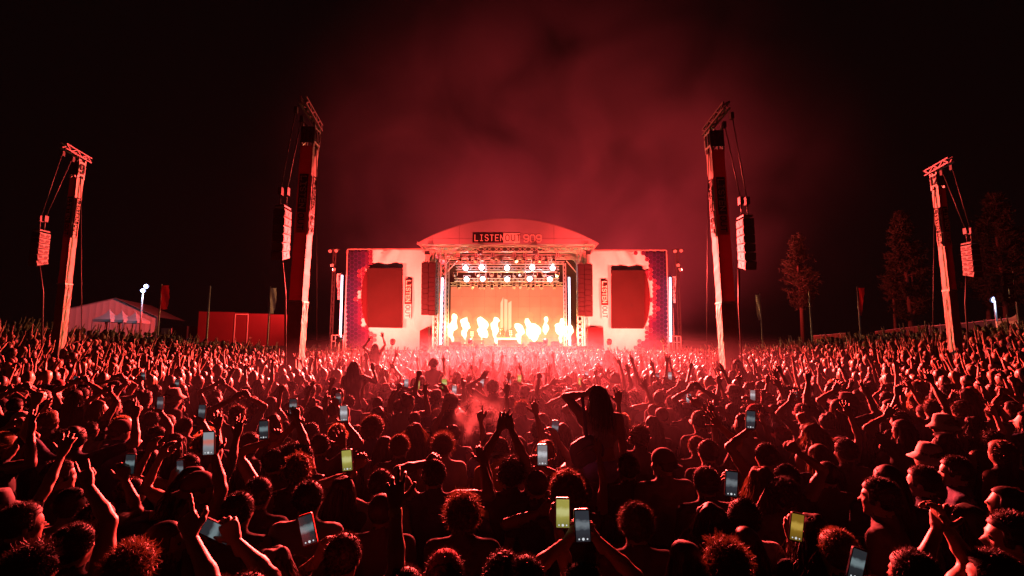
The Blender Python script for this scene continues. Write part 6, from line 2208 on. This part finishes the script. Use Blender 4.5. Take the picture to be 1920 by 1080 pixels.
cm = [mat('crowd_skin_%s' % n, c, 0.55, 0.1, 5, spec=0.4) for n, c in (('fair', SKINS[0]), ('tan', SKINS[1]), ('brown', SKINS[4]))]
cm += [mat('crowd_shirt_%s' % n, c, 0.9, 0.1, 5) for n, c in (('black', (0.02, 0.02, 0.022)), ('white', (0.3, 0.29, 0.28)), ('grey', (0.06, 0.06, 0.06)), ('navy', (0.02, 0.03, 0.07)), ('red', (0.16, 0.03, 0.03)))]
cm += [mat('crowd_trousers', (0.02, 0.022, 0.04), 0.9, 0.1, 5)]
cm += [mat('crowd_hair_%s' % n, c, 0.45, 0.2, 20, spec=0.5) for n, c in (('black', HAIRS[0]), ('brown', HAIRS[2]), ('fair', (0.3, 0.18, 0.08)))]
crowd = bpy.data.objects.new('crowd', npmesh('crowd', np.concatenate(Vs), np.concatenate(Fs), np.concatenate(Cs), cm))
crowd['kind'] = 'stuff'
crowd['label'] = 'dense mass of dancing people filling the field to the stage'
COL.objects.link(crowd)
print('PEOPLE near', len(near), 'heroes', len(PEOPLE), 'far', len(far))

# ================================================================== AIR
def volume_mat(name, col, density, aniso, noise=None):
    m = bpy.data.materials.new(name)
    m.use_nodes = True
    nt = m.node_tree
    nt.nodes.remove(nt.nodes['Principled BSDF'])
    v = nt.nodes.new('ShaderNodeVolumePrincipled')
    v.inputs['Color'].default_value = (*col, 1)
    v.inputs['Density'].default_value = density
    v.inputs['Anisotropy'].default_value = aniso
    nt.links.new(v.outputs[0], nt.nodes['Material Output'].inputs['Volume'])
    if noise:
        scale, lo, hi, rad = noise
        tc = nt.nodes.new('ShaderNodeTexCoord')
        nz = nt.nodes.new('ShaderNodeTexNoise'); nz.inputs['Scale'].default_value = scale; nz.inputs['Detail'].default_value = 6.0
        nz.inputs['Distortion'].default_value = 0.6
        nt.links.new(tc.outputs['Object'], nz.inputs['Vector'])
        mr = nt.nodes.new('ShaderNodeMapRange'); mr.inputs[1].default_value = lo; mr.inputs[2].default_value = hi
        nt.links.new(nz.outputs['Fac'], mr.inputs[0])
        ln = nt.nodes.new('ShaderNodeVectorMath'); ln.operation = 'LENGTH'
        vm = nt.nodes.new('ShaderNodeVectorMath'); vm.operation = 'DIVIDE'; vm.inputs[1].default_value = rad
        nt.links.new(tc.outputs['Object'], vm.inputs[0]); nt.links.new(vm.outputs[0], ln.inputs[0])
        fo = nt.nodes.new('ShaderNodeMapRange'); fo.interpolation_type = 'SMOOTHSTEP'
        fo.inputs[1].default_value = 1.0; fo.inputs[2].default_value = 0.15; fo.inputs[3].default_value = 0.0; fo.inputs[4].default_value = 1.0
        nt.links.new(ln.outputs['Value'], fo.inputs[0])
        m1 = nt.nodes.new('ShaderNodeMath'); m1.operation = 'MULTIPLY'
        nt.links.new(mr.outputs[0], m1.inputs[0]); nt.links.new(fo.outputs[0], m1.inputs[1])
        m2 = nt.nodes.new('ShaderNodeMath'); m2.operation = 'MULTIPLY'; m2.inputs[1].default_value = density
        nt.links.new(m1.outputs[0], m2.inputs[0]); nt.links.new(m2.outputs[0], v.inputs['Density'])
    else:
        m.cycles.homogeneous_volume = True
    return m


def ellipsoid(name, c, rad, matl, n=20):
    mb = MB()
    for j in range(n + 1):
        th = math.pi * j / n
        for i in range(2 * n):
            ph = math.pi * i / n
            mb.v.append((c[0] + rad[0] * math.sin(th) * math.cos(ph), c[1] + rad[1] * math.sin(th) * math.sin(ph), c[2] + rad[2] * math.cos(th)))
    for j in range(n):
        for i in range(2 * n):
            mb.f.append((j * 2 * n + i, (j + 1) * 2 * n + i, (j + 1) * 2 * n + (i + 1) % (2 * n), j * 2 * n + (i + 1) % (2 * n))); mb.m.append(0); mb.sm.append(False)
    o = mb.build(name, matl, None, c)
    o['kind'] = 'stuff'
    return o


HAZE_D = 0.00003
mb = MB(); mb.box(-72, 72, -6, 82, -1.0, 20.5)
hz = mb.build('haze', volume_mat('thin_red_lit_haze', (0.9, 0.9, 0.95), HAZE_D, 0.25), None, (0, 0, 0))
hz['kind'] = 'stuff'; hz['label'] = 'thin smoky air over the whole crowd and stage'
# big smoke cloud drifting up behind and above the stage roof
sm = ellipsoid('smoke', (7, 60, 24), (45, 11, 38), volume_mat('stage_smoke', (0.9, 0.9, 0.9), 0.020, 0.1, (0.085, 0.27, 0.72, (45, 11, 38))))
sm['label'] = 'red lit smoke cloud drifting above the stage roof'
# low fog over the middle of the crowd
fg = ellipsoid('smoke', (0.5, 16, 1.75), (10, 14, 1.55), volume_mat('drifting_fog', (0.9, 0.85, 1.0), 0.020, 0.6, (0.22, 0.28, 0.72, (10, 14, 1.55))))
fg['label'] = 'low red lit fog drifting over the middle of the crowd'
# puff of smoke among the dancers
c = at(885, 778, 6.2)
sp = ellipsoid('smoke', c, (0.55, 0.4, 0.42), volume_mat('puff_smoke', (0.95, 0.95, 0.95), 0.40, 0.5, (4.5, 0.46, 0.74, (0.55, 0.4, 0.42))))
sp['label'] = 'small smoke puff rising from the crowd left of centre'
